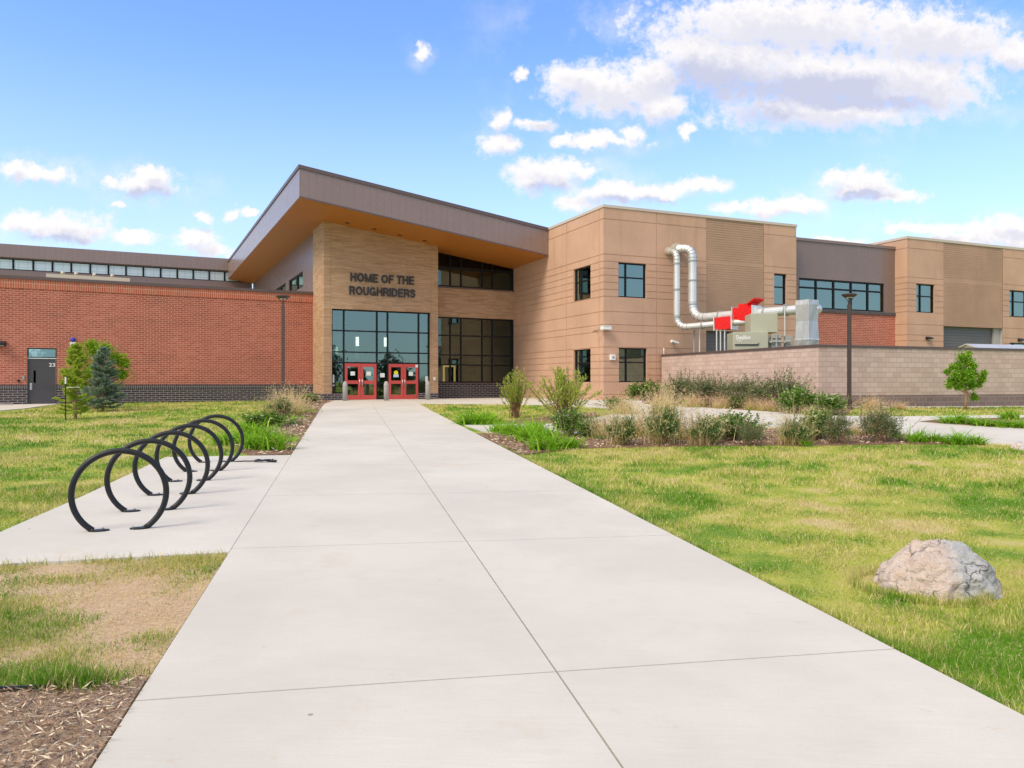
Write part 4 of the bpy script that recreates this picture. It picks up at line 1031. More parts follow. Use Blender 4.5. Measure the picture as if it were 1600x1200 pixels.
# white shed whose roof peeps over the screen wall
sa = SCR.a(1512, 5); rz = SCR.z(1512, 538.6, 5)
t = thing('storage_shed', SCR.w(sa, 5, -.1), 'white shed with shallow gable roof peeping over the screen wall', 'shed', rz=SCR.yaw)
m = MB(); m.add([(0, -1.6, 0), (0, 1.6, 0), (0, 1.6, rz - .5), (0, 0, rz + .08), (0, -1.6, rz - .5), (7, -1.6, 0), (7, 1.6, 0), (7, 1.6, rz - .5), (7, 0, rz + .08), (7, -1.6, rz - .5)],
     [(0, 1, 2, 3, 4), (9, 8, 7, 6, 5), (0, 4, 9, 5), (1, 6, 7, 2)]); m.obj('wall', M['white'], t, local=True)
m = MB()
for s_ in (-1, 1): m.add([(-.15, 0, rz + .1), (7.15, 0, rz + .1), (7.15, s_ * 1.85, rz - .56), (-.15, s_ * 1.85, rz - .56), (-.15, 0, rz + .15), (7.15, 0, rz + .15), (7.15, s_ * 1.85, rz - .51), (-.15, s_ * 1.85, rz - .51)], [(0, 1, 2, 3), (4, 5, 6, 7), (0, 1, 5, 4), (2, 3, 7, 6), (0, 3, 7, 4), (1, 2, 6, 5)])
m.obj('roof', M['galv'], t, local=True)

# ------------------------------------------------------------------ ground, walks and beds
gx = np.arange(-62, 62.1, .8); gy = np.arange(-26, 76.1, .8)
X, Y = np.meshgrid(gx, gy); Zg = gz(X, Y)
nx, ny = len(gx), len(gy); idx = np.arange(nx * ny).reshape(ny, nx)
lawn_f = np.stack([idx[:-1, :-1].ravel(), idx[:-1, 1:].ravel(), idx[1:, 1:].ravel(), idx[1:, :-1].ravel()], 1)
o = link('lawn', fastmesh('lawn', np.stack([X.ravel(), Y.ravel(), Zg.ravel()], 1), lawn_f), M['lawn'], smooth=True); tag(o, kind='structure', label='green and straw coloured lawn')
m = MB(); m.quad((-900, -900, -1.6), (900, -900, -1.6), (900, 900, -1.6), (-900, 900, -1.6)); tag(m.obj('ground', M['lawn']), kind='structure', label='ground reaching the horizon')

def wl(Y, s):   # walk edge: s = -1 left, 0 centre, 1 right (2.4 m half width)
    d = Vector((-.215, 1)).normalized(); n = Vector((d.y, -d.x))
    return d, n
dW = Vector((-.215, 1)).normalized(); nW = Vector((dW.y, -dW.x))
oW = Vector((walk_c(4.72), 4.72))
def wp(s, t): q = oW + dW * s + nW * t; return (q.x, q.y)
HWl, HWr = -2.40, 2.38
js = -8.0
# joints measured along the walk axis
def saxis(u, v):
    g = gp(u, v); return (Vector((g[0], g[1])) - oW).dot(dW)
j1, j2, j3 = saxis(870, 1057), saxis(731, 850), saxis(672, 773.5)
pitch = (j3 - j1) / 2
sEnd = saxis(580, 632)
joints = [j1 - pitch * 3, j1 - pitch * 2, j1 - pitch, j1, j2, j3]
while joints[-1] + pitch < sEnd - .6: joints.append(joints[-1] + pitch)
joints.append(sEnd)
g_ = .006
polys = []
for i in range(len(joints) - 1):
    for a, b in ((HWl, 0.0), (0.0, HWr)):
        a2_, b2_ = (a if a == HWl else a + g_), (b if b == HWr else b - g_)
        s0, s1 = joints[i] + g_, joints[i + 1] - g_
        polys.append([wp(s0, a2_), wp(s0, b2_), wp(s1, b2_), wp(s1, a2_)])
drape('walkway', polys, M['concrete'], .03, label='wide pale concrete walkway to the entrance', skirt=.06, step=1.5)
# apron in front of the doors and along the tan wing, and the branch path
def L2(p): return (p[0], p[1])
apr = [wp(sEnd + g_, HWl), wp(sEnd + g_, HWr), L2(gp(700, 631.4)), L2(gp(803, 632)), L2(gp(880, 634)), L2(gp(985, 641)), L2(WNG.w(2.6, -1.0)), L2(WNG.w(2.2, .1)), L2(WNG.w(.05, .1)), L2(WNG.w(.05, 11.6)), L2(ENT.w(12.6, BB + .1)), L2(ENT.w(A1, BB + .1)), L2(ENT.w(A1, .1)), L2(ENT.w(A1 - .3, .2)), L2(ENT.w(.9, .2)), L2(ENT.w(.6, -.05))]
drape('apron', [apr], M['concrete'], .03, label='concrete apron along the entrance front', skirt=.06, step=1.5)
br_top = [(725.5, 665.5), (800, 664.2), (871, 663.2), (940, 652), (985, 641.8), (1000, 632), (1062, 635.5), (1180, 643), (1300, 651), (1404, 652.2), (1600, 650), (1800, 649)]
br_bot = [(1900, 700), (1640, 698), (1577, 695.5), (1541, 693), (1411, 681), (1397, 676), (1290, 672), (1200, 669), (1050, 672), (940, 678), (875, 679.5), (800, 677.5), (757.5, 676.5)]
branch = gpoly(br_top + br_bot)
drape('path', [branch], M['concrete'], .034, label='pale concrete path branching right between the planting beds', skirt=.06, step=1.5)
isl = gpoly([(1436, 660.5), (1475, 656.5), (1600, 654.5), (1800, 653), (1800, 676), (1600, 671.5), (1520, 667)])
drape('planting_bed', [isl], M['mulch'], .045, label='mulch island in the path at the right edge', skirt=.05)
pad = [L2(gp(338, 868.5)), L2(gp(0, 886.5)), L2(gp(-60, 890)), L2(gp(-60, 858)), L2(gp(0, 835.5)), L2(gp(130, 778)), L2(gp(258, 716.5)), L2(gp(447.3, 713.2))]
sA, sB = saxis(338, 868.5), saxis(447.3, 713.2)
pad = [wp(sA, HWl - g_)] + pad[1:7] + [wp(sB, HWl - g_)]
drape('bike_pad', [pad], M['concrete'], .03, label='concrete pad carrying the row of black bike racks', skirt=.06, step=1.5)
p23 = gpoly([(-120, 641), (0, 642.5), (40, 639), (88, 632.5)]) + [L2(BRK.w(dA1 + .2, .1)), L2(BRK.w(bL, .1))]
drape('path', [p23], M['concrete'], .03, label='narrow concrete path at the foot of the grey door', skirt=.06, step=2.0)
bed_f = [wp(saxis(758, 678), HWr + .02)] + gpoly([(800, 679), (875, 681), (940, 680), (1050, 674), (1200, 671), (1290, 674), (1395, 678.5), (1440, 686), (1540, 695.5), (1500, 694.5), (1300, 696.5), (1100, 697.5), (905, 701), (850, 708)]) + [wp(saxis(836, 712), HWr + .02)]
drape('planting_bed', [bed_f], M['mulch'], .028, label='front mulch bed full of shrubs, right of the walkway', skirt=.05, step=.7)
bed_b = gpoly([(1003, 630), (1062, 634.2), (1180, 641.6), (1300, 649.5), (1327, 646), (1330, 638.5)]) + [L2(SCR.w(2.0, -.05)), L2(SCR.w(0, 0)), L2(SCR.w(-.1, 11.6)), L2(WNG.w(2.3, -.02))]
drape('planting_bed', [bed_b], M['mulch'], .03, label='mulch bed along the block screen wall', skirt=.05)
bed_m = gpoly([(770, 664.5), (871, 662.5), (935, 650), (930, 645), (870, 655), (800, 657)])
drape('planting_bed', [bed_m], M['mulch'], .02, label='small mulch patch under the two tall green shrubs', skirt=.05)
bed_l = [wp(sB + .35, HWl - .02)] + gpoly([(395, 713), (372, 706), (368, 690), (398, 668), (425, 645), (440, 632)]) + [L2(BRK.w(-1.2, -.05)), L2(ENT.w(-.03, 2.6)), L2(ENT.w(-.03, -.03)), L2(ENT.w(.55, -.06)), wp(sEnd, HWl - .02)]
drape('planting_bed', [bed_l], M['mulch'], .022, label='weedy mulch bed between the lawn and the walkway', skirt=.05)
dirt = [wp(saxis(300, 905), HWl - .02)] + gpoly([(215, 905), (130, 915), (110, 940), (160, 965), (175, 1010), (150, 1045), (130, 1070)]) + [wp(saxis(205, 1066), HWl - .02)]
soil = [wp(sA - .02, HWl - .02)] + gpoly([(0, 888), (-60, 892), (-300, 960), (-260, 1095), (0, 1087), (158, 1079.5)]) + [wp(saxis(205, 1066), HWl - .02)]
drape('dirt', [soil], M['dirt'], .004, label='sandy soil under thin grass beside the walkway', skirt=.0, step=.5)
bed_n = [wp(saxis(207, 1064), HWl - .02)] + gpoly([(150, 1079), (60, 1085), (-60, 1090), (-200, 1400), (0, 1400)]) + [wp(saxis(120, 1190) - .6, HWl - .02)]
drape('planting_bed', [bed_n], M['litter'], .02, label='bark mulch corner nearest the camera, beside the walkway', skirt=.05, step=.5)
# black edging strip
t = thing('bed_edging', tuple(gp(80, 1084)), 'black plastic edging strip between grass and the near mulch corner', 'edging')
m = MB(); pts = [gp(u, v) for u, v in ((-60, 1089), (0, 1086), (40, 1084.5), (80, 1082), (120, 1080.5), (158, 1078.5))]
for i in range(len(pts) - 1):
    a, b = pts[i], pts[i + 1]
    m.add([(a[0], a[1], a[2] - .02), (b[0], b[1], b[2] - .02), (b[0], b[1], b[2] + .045), (a[0], a[1], a[2] + .045), (a[0], a[1] + .015, a[2] - .02), (b[0], b[1] + .015, b[2] - .02), (b[0], b[1] + .015, b[2] + .045), (a[0], a[1] + .015, a[2] + .045)], [(0, 1, 2, 3), (4, 7, 6, 5), (3, 2, 6, 7)])
m.obj('strip', M['black'], t)

# ------------------------------------------------------------------ bike racks
hoops = [(187, 832, 'nearest and largest black hoop rack, front of the row'), (233, 801.5, 'second black hoop rack, just behind the nearest one'), (268.5, 776, 'third black hoop rack from the front of the row'), (296, 754.5, 'fourth black hoop rack, third from the far end'), (318, 739, 'fifth black hoop rack, next to the last one'), (338, 724.5, 'farthest and smallest black hoop rack, by the cable lock')]
Rr, rt = .475, .033
q0_ = math.acos(-.395 / Rr)      # where the ring meets the pad, measured from the top
zc0 = .405
def make_rack(p, label):
    t = thing('bike_rack', p, label, 'bike rack', rz=R(21), group='row of black hoop bike racks')
    m = MB()
    qs = np.linspace(-q0_, q0_, 56)
    pts = [(Rr * math.sin(q), 0, zc0 + Rr * math.cos(q)) for q in qs]
    m.tube(pts, rt, 12); m.obj('hoop', M['rack'], t, local=True, smooth=True)
    for s_ in (-1, 1):
        cx = s_ * (Rr * math.sin(q0_) - .06)
        m = MB(); m.add([(cx + .105 * math.cos(q), .058 * math.sin(q), z) for z in (0, .014) for q in np.linspace(0, 6.283, 25)[:-1]], [tuple(range(24, 48))] + [(i, (i + 1) % 24, (i + 1) % 24 + 24, i + 24) for i in range(24)])
        fl = m.obj('base_plate', M['rack'], t, local=True, bevel=.004)
        m = MB()
        for bx in (-.07, .035): m.lathe([(.014, 0), (.014, .012), (.006, .02)], 6, (cx + bx * 1.0, .026 if bx > 0 else -.02, .014))
        m.obj('bolt', M['bolt'], fl, local=True)
    return t
rk = None
for u, v, lab in hoops:
    g = gp(u, v); loc = (g[0], g[1], g[2] + .031)
    if rk is None: rk = make_rack(loc, lab)
    else: copy_tree(rk, loc, R(21), label=lab)
g = gp(398, 724.5)
t = thing('cable_lock', (g[0], g[1], g[2] + .03), 'black coiled cable lock left on the pad by the last hoop', 'cable lock')
m = MB(); r_ = random.Random(3)
pts = [(.16 + (.1 + .03 * r_.random()) * math.cos(q) * (1 + .4 * r_.random()), .05 * math.sin(q * 1.1) + .02 * r_.random(), .015 + .035 * r_.random()) for q in np.linspace(0, 22, 70)]
m.tube([(-.62, .02, .012), (-.4, -.02, .012), (-.2, .01, .02), (-.05, 0, .02)] + pts, .012, 6); m.obj('cable', M['black'], t, local=True, smooth=True)
m = MB(); m.box(.3, .42, -.02, .03, 0, .045); m.obj('lock_body', M['black'], t, local=True, bevel=.01)

# ------------------------------------------------------------------ bollards, lamps, boulders
bol = None
for u, v, lab in ((539.3, 627, 'grey concrete bollard at the left end of the red doors'), (603.6, 626.6, 'grey concrete bollard between the two pairs of red doors'), (668.4, 625.2, 'grey concrete bollard at the right end of the red doors')):
    g = gp(u, v); g[2] += .03
    if bol is None:
        bol = thing('bollard', tuple(g), lab, 'bollard', group='grey concrete bollards by the doors')
        m = MB(); m.lathe([(.14, 0), (.14, .86), (.125, .97), (.085, 1.05), (.03, 1.085)], 20); m.obj('post', M['bollard'], bol, local=True, smooth=True)
        m = MB(); m.lathe([(.148, .80), (.148, .825)], 20); m.obj('collar_band', M['grey'], bol, local=True)
    else: copy_tree(bol, tuple(g), label=lab)

def lamp(p, H, label, rz):
    t = thing('lamp_post', p, label, 'lamp post', rz=rz, group='brown disc lamp posts')
    m = MB(); w = .058; m.box(-w, w, -w, w, 0, H - .42); m.obj('pole', M['pole'], t, local=True, bevel=.006)
    m = MB(); m.box(-.15, .15, -.15, .15, -.05, .025); m.box(-.075, .075, -.075, .075, .0251, .35); m.obj('base_plate', M['pole'], t, local=True, bevel=.006)
    m = MB(); m.box(-.035, .035, -.035, .035, H - .42, H - .30)
    for s_ in (-1, 1): m.tube([(0, 0, H - .36), (s_ * .2, 0, H - .1)], .014, 6)
    m.tube([(0, 0, H - .32), (0, 0, H - .1)], .03, 8)
    m.obj('bracket', M['pole'], t, local=True)
    m = MB(); m.lathe([(.17, H - .14), (.275, H - .06), (.285, H - .03), (.24, H), (.05, H + .02)], 28); h = m.obj('lamp_head', M['pole'], t, local=True, smooth=False)
    m = MB(); m.lathe([(.15, H - .155), (.15, H - .142)], 24); m.obj('lens', M['lens'], h, local=True)
    return t
g = np.array([(1327 - 800) / F * 29.2, 29.2, float(gz((1327 - 800) / F * 29.2, 29.2))]); Hh = float(CZ + (V0 - 459) / F * g[1] - g[2]); lamp(tuple(g), Hh, 'brown lamp post in front of the pinkish screen wall', R(12))
Yl = 31.0; xl = (442.3 - 800) / F * Yl; zl = float(gz(xl, Yl)); lamp((xl, Yl, zl), float(CZ + (V0 - 461.5) / F * Yl - zl), 'brown lamp post in front of the red brick wing', R(5))

def boulder(name, p, sx, sy, sz, seed, label):
    t = thing(name, p, label, 'boulder')
    bm = bmesh.new(); bmesh.ops.create_icosphere(bm, subdivisions=6, radius=1)
    r_ = random.Random(seed); off = Vector((r_.random() * 9, r_.random() * 9, r_.random() * 9))
    planes = [((.62, -.62, .42), .84), ((-.55, -.7, .42), .82), ((-.70, -.1, .70), .87), ((.72, -.1, .68), .93), ((.1, -.97, .1), .80), ((-.2, .8, .5), .7), ((.95, .2, .1), .88), ((.12, -.55, .83), .78)]
    for v in bm.verts:
        c = v.co.copy()
        for n, d in planes:
            n = Vector(n).normalized(); e_ = c.dot(n) - d
            if e_ > 0: c -= n * e_ * .92
        c += c.normalized() * (mnoise.fractal(c * 1.7 + off, .9, 2.1, 5) * .085 - abs(mnoise.fractal(c * 3.1 + off, .9, 2.1, 3)) * .07 + mnoise.fractal(c * 7 + off, .8, 2.2, 4) * .03)
        v.co = Vector((c.x * sx, c.y * sy, c.z * sz))
    me = bpy.data.meshes.new(name); bm.to_mesh(me); bm.free()
    o = link('rock', me, M['granite'], t, True, True)
    o.location = (0, 0, sz * .12)
    return t
g = gp(1466, 930); s_ = g[1] / F
boulder('boulder', (g[0] + 27 * s_, g[1] + .25, g[2] - 12 * s_), 93 * s_ * 1.03, .5, 82 * s_ * 1.0, 5, 'big pink and grey granite boulder on the lawn beside the walkway')
g = gp(1596, 702); s_ = g[1] / F
boulder('boulder', tuple(g), 15 * s_, .22, 11 * s_, 9, 'small grey boulder at the path edge, cut by the right border')
# ------------------------------------------------------------------ vegetation
def unit(v): return v / np.maximum(np.linalg.norm(v, axis=-1, keepdims=True), 1e-9)
def rnd_dir(n, g): return unit(g.normal(size=(n, 3)))
def leaf_mesh(c, d, L, W, g, cup=.15):
    """Pointed four-sided leaves at c, lying along d."""
    n = len(c); d = unit(d); s = unit(np.cross(d, rnd_dir(n, g))); u = np.cross(s, d)
    L = np.broadcast_to(L, n)[:, None]; W = np.broadcast_to(W, n)[:, None]
    v = np.stack([c, c + d * L * .45 + s * W * .5 + u * W * cup, c + d * L, c + d * L * .45 - s * W * .5 + u * W * cup], 1).reshape(-1, 3)
    return v, np.arange(4 * n).reshape(n, 4)
def blade_mesh(base, az, L, lean, droop, W, g, seg=4):
    """Tapering arched blades: they start leaning by `lean` from upright and bend over by `droop`."""
    n = len(base); h = np.stack([np.cos(az), np.sin(az), np.zeros(n)], 1); s = np.stack([-np.sin(az), np.cos(az), np.zeros(n)], 1)
    tw = g.uniform(-1.2, 1.2, n)[:, None]; s = s * np.cos(tw) + h * np.sin(tw)
    p = base.copy(); vs = []
    for i in range(seg + 1):
        q = i / seg; w = (W * (1 - q ** 1.6) * .5 + W * .03)[:, None]
        vs += [p - s * w, p + s * w]
        th = lean + droop * q
        p = p + (h * np.sin(th)[:, None] + np.array([0, 0, 1.0]) * np.cos(th)[:, None]) * (L / seg)[:, None]
    v = np.stack(vs, 1).reshape(-1, 3); k = 2 * (seg + 1)
    f = []
    b = np.arange(n) * k
    for i in range(seg): f.append(np.stack([b + 2 * i, b + 2 * i + 1, b + 2 * i + 3, b + 2 * i + 2], 1))
    return v, np.concatenate(f)
def cat(*ms):
    V_, F_, n = [], [], 0
    for v, f in ms: V_.append(v); F_.append(f + n); n += len(v)
    return np.concatenate(V_), np.concatenate(F_)
def put(name, vf, mat, parent): return link(name, fastmesh(name, *vf), M[mat], parent, True)

def stems(name, n, H, spread, lean, mat, parent, g, r=.006, bent=.3, base=.06):
    m = MB(); tips = []
    for i in range(n):
        az = g.uniform(0, 6.283); l = abs(g.normal(0, lean)); h = H * g.uniform(.6, 1.0)
        x, y = base * g.normal(size=2); p = []
        b = g.uniform(-bent, bent)
        for k in range(5):
            q = k / 4; th = l + b * q
            p.append((x + math.cos(az) * math.sin(th) * h * q, y + math.sin(az) * math.sin(th) * h * q, h * q * math.cos(th)))
        m.tube(p, [r, r * .85, r * .7, r * .55, r * .3], 4, False); tips.append(p)
    m.obj(name, M[mat], parent, local=True)
    return np.array(tips)
def along_stems(st, per, q0, q1, g):
    n = len(st); q = g.uniform(q0, q1, (n, per)); k = np.clip((q * 4).astype(int), 0, 3); f = q * 4 - k
    a = np.take_along_axis(st, k[:, :, None], 1); b = np.take_along_axis(st, (k + 1)[:, :, None], 1)
    return (a + (b - a) * f[:, :, None]).reshape(-1, 3), (b - a).reshape(-1, 3), q.reshape(-1)

def dome_points(n, rx, ry, h, g, lumps=9, z0=.08, fill=.5):
    """Points in a lumpy mound built from overlapping clumps."""
    pts = []
    for i in range(lumps):
        az = g.uniform(0, 6.283); q = g.uniform(0, 1) ** .5 * .62
        c = np.array([math.cos(az) * rx * q, math.sin(az) * ry * q, h * (z0 + g.uniform(.28, .72) * (1 - .45 * q))])
        rr = g.uniform(.32, .5)
        k = n // lumps
        d = rnd_dir(k, g) * np.abs(g.normal(0, .66, (k, 1))).clip(0, 1.45)
        pts.append(c + d * np.array([rx * rr, ry * rr, h * rr * .62]))
    p = np.concatenate(pts); p = p[p[:, 2] > .02]
    return p

PROTO = {}
def proto(kind, var):
    """Build one unit-size plant of a kind (parked at the origin); placed ones are copies."""
    key = (kind, var)
    if key in PROTO: return PROTO[key]
    g = np.random.default_rng(abs(hash(kind)) % 1000 + var * 7 if False else sum(map(ord, kind)) + var * 37)
    names = dict(willow='green_shrub', sagestraw='straw_topped_shrub', lily='daylily', grey='grey_green_shrub', dark='leafy_shrub', cream='cream_tipped_shrub', strawtuft='straw_clump', weed='weed_tuft')
    t = thing(names[kind], (0, 0, 0), 'plant', 'shrub')
    if kind == 'willow':
        st = stems('stem', 60, 1.0, .1, .42, 'twig', t, g, .008, .25, .05)
        c, d, q = along_stems(st, 42, .40, 1.0, g)
        put('foliage', leaf_mesh(c + g.normal(0, .012, c.shape), unit(d) + rnd_dir(len(c), g) * .75, g.uniform(.04, .085, len(c)), .016, g), 'l_willow', t)
    elif kind == 'sagestraw':
        p = dome_points(6500, .42, .42, .74, g, 11)
        put('foliage', leaf_mesh(p, rnd_dir(len(p), g) * .8 + unit(p - [0, 0, .05]), g.uniform(.03, .06, len(p)), .014, g), 'l_sage', t)
        st = stems('stem', 40, .74, .1, .5, 'twig', t, g, .005, .2, .12)
        c, d, q = along_stems(st, 24, .35, 1.0, g)
        put('sprig', leaf_mesh(c + g.normal(0, .01, c.shape), unit(d) + rnd_dir(len(c), g) * .8, g.uniform(.03, .06, len(c)), .014, g), 'l_sage', t)
        n = 170; az = g.uniform(0, 6.283, n); b = np.stack([g.normal(0, .13, n), g.normal(0, .13, n), np.zeros(n)], 1)
        v1 = blade_mesh(b, az, g.uniform(.5, 1.08, n), np.abs(g.normal(.25, .55, n)), g.uniform(-.1, .7, n), g.uniform(.007, .013, n), g)
        k = 1300; i = g.integers(0, n, k); tip = v1[0].reshape(n, 10, 3)
        lv = g.integers(2, 5, k); q = tip[i, lv * 2]
        v2 = leaf_mesh(q + g.normal(0, .015, q.shape), rnd_dir(k, g) + [0, 0, .6], g.uniform(.03, .075, k), .012, g)
        put('dry_stalk', cat(v1, v2), 'straw' if var != 1 else 'straw2', t)
    elif kind == 'strawtuft':
        n = 240; az = g.uniform(0, 6.283, n); b = np.stack([g.normal(0, .14, n), g.normal(0, .14, n), np.zeros(n)], 1)
        v1 = blade_mesh(b, az, g.uniform(.4, 1.05, n), np.abs(g.normal(.25, .6, n)), g.uniform(-.1, .9, n), g.uniform(.007, .013, n), g)
        k = 1400; i = g.integers(0, n, k); q = v1[0].reshape(n, 10, 3)[i, g.integers(2, 5, k) * 2]
        put('dry_stalk', cat(v1, leaf_mesh(q + g.normal(0, .015, q.shape), rnd_dir(k, g) + [0, 0, .6], g.uniform(.03, .07, k), .011, g)), 'straw' if var != 1 else 'straw2', t)
        n = 160; az = g.uniform(0, 6.283, n); b = np.stack([g.normal(0, .16, n), g.normal(0, .16, n), np.zeros(n)], 1)
        put('green_blade', blade_mesh(b, az, g.uniform(.2, .5, n), np.abs(g.normal(.2, .3, n)), g.uniform(.2, 1.0, n), g.uniform(.01, .016, n), g), 'l_willow', t)
    elif kind == 'lily':
        n = 170; az = g.uniform(0, 6.283, n); b = np.stack([g.normal(0, .17, n), g.normal(0, .17, n), np.zeros(n)], 1)
        put('blade', blade_mesh(b, az, g.uniform(.55, 1.15, n), np.abs(g.normal(.3, .3, n)), g.uniform(.5, 2.2, n), g.uniform(.03, .055, n), g, 5), 'l_lily', t)
    elif kind == 'grey':
        p = dome_points(6500, .5, .45, .86, g, 15, .05, .45)
        put('foliage', leaf_mesh(p, rnd_dir(len(p), g) + unit(p - [0, 0, .1]) * .9, g.uniform(.025, .06, len(p)), .014, g), 'l_grey', t)
        st = stems('stem', 46, 1.0, .2, .42, 'twig', t, g, .005, .2, .14)
        c, d, q = along_stems(st, 22, .55, 1.0, g)
        put('sprig', leaf_mesh(c + g.normal(0, .01, c.shape), unit(d) + rnd_dir(len(c), g) * .8, g.uniform(.025, .055, len(c)), .013, g), 'l_grey', t)
    elif kind in ('dark', 'cream'):
        p = dome_points(4600, .5, .48, .92, g, 14, .06, .4)
        put('foliage', leaf_mesh(p, rnd_dir(len(p), g) + unit(p - [0, 0, .1]) * .6, g.uniform(.05, .09, len(p)), .045, g), 'l_dark', t)
        st = stems('stem', 30, 1.0, .2, .42, 'twig', t, g, .006, .2, .14)
        c, d, q = along_stems(st, 16, .5, 1.0, g)
        put('sprig', leaf_mesh(c + g.normal(0, .012, c.shape), unit(d) + rnd_dir(len(c), g) * .8, g.uniform(.05, .09, len(c)), .035, g), 'l_dark', t)
        if kind == 'cream':
            k = 420; i = g.integers(0, len(p), k); i = i[p[i, 2] > .42]; q = p[i] + [0, 0, .05]
            put('cream_tip', leaf_mesh(q, rnd_dir(len(q), g) + [0, 0, 1.2], g.uniform(.06, .1, len(q)), .05, g), 'l_white', t)
            n = 60; az = g.uniform(0, 6.283, n); b = np.stack([g.normal(0, .2, n), g.normal(0, .2, n), np.zeros(n)], 1)
            put('dry_stalk', blade_mesh(b, az, g.uniform(.6, 1.1, n), np.abs(g.normal(.2, .3, n)), g.uniform(0, .5, n), g.uniform(.008, .014, n), g), 'straw', t)
    elif kind == 'weed':
        n = 120; az = g.uniform(0, 6.283, n); b = np.stack([g.normal(0, .35, n), g.normal(0, .3, n), np.zeros(n)], 1)
        put('blade', blade_mesh(b, az, g.uniform(.2, .7, n), np.abs(g.normal(.4, .3, n)), g.uniform(.2, 1.0, n), g.uniform(.02, .05, n), g, 3), 'l_lily' if var == 0 else 'l_sage', t)
    PROTO[key] = t
    t['_used'] = 0
    return t
KCAT = dict(willow='shrub', sagestraw='shrub', lily='daylily', grey='shrub', dark='shrub', cream='shrub', strawtuft='ornamental grass', weed='weed')
def plant(kind, var, u, v, wpx, hpx, label, group):
    """Stand a plant at its surveyed spot, sized from the survey."""
    g = gp(u, v); s = g[1] / F; k = (wpx * s, hpx * s)
    nat = dict(willow=1.0, sagestraw=1.0, lily=1.1, grey=.95, dark=.9, cream=.95, strawtuft=1.05, weed=1.0)[kind]
    nath = dict(willow=.95, sagestraw=.98, lily=.66, grey=.98, dark=.95, cream=1.0, strawtuft=.95, weed=.5)[kind]
    m_ = dict(sagestraw=(1.22, 1.1), strawtuft=(1.12, .98), cream=(1.4, 1.12), grey=(1.4, 1.14), dark=(1.3, 1.1), willow=(1.08, 1.05), lily=(1.3, .92), weed=(1, 1))[kind]; k = (k[0] * m_[0], k[1] * m_[1])
    scl = (k[0] / nat, k[0] / nat, k[1] / nath)
    p = proto(kind, var); loc = (g[0], g[1], g[2] + .02); rz = random.uniform(0, 6.28)
    if p['_used'] == 0:
        p['_used'] = 1; p.location = loc; p.rotation_euler = (0, 0, rz); p.scale = scl
        p['label'] = label; p['group'] = group; p['category'] = KCAT[kind]
    else:
        copy_tree(p, loc, rz, scl, label, group, KCAT[kind])
G1, G2, G3, G4, G5, G6, G7 = 'shrubs of the front bed', 'daylilies in the beds', 'shrubs along the screen wall', 'tall green shrubs before the tan wing', 'plants of the left bed', 'straw grasses in the beds', 'weeds in the left bed'
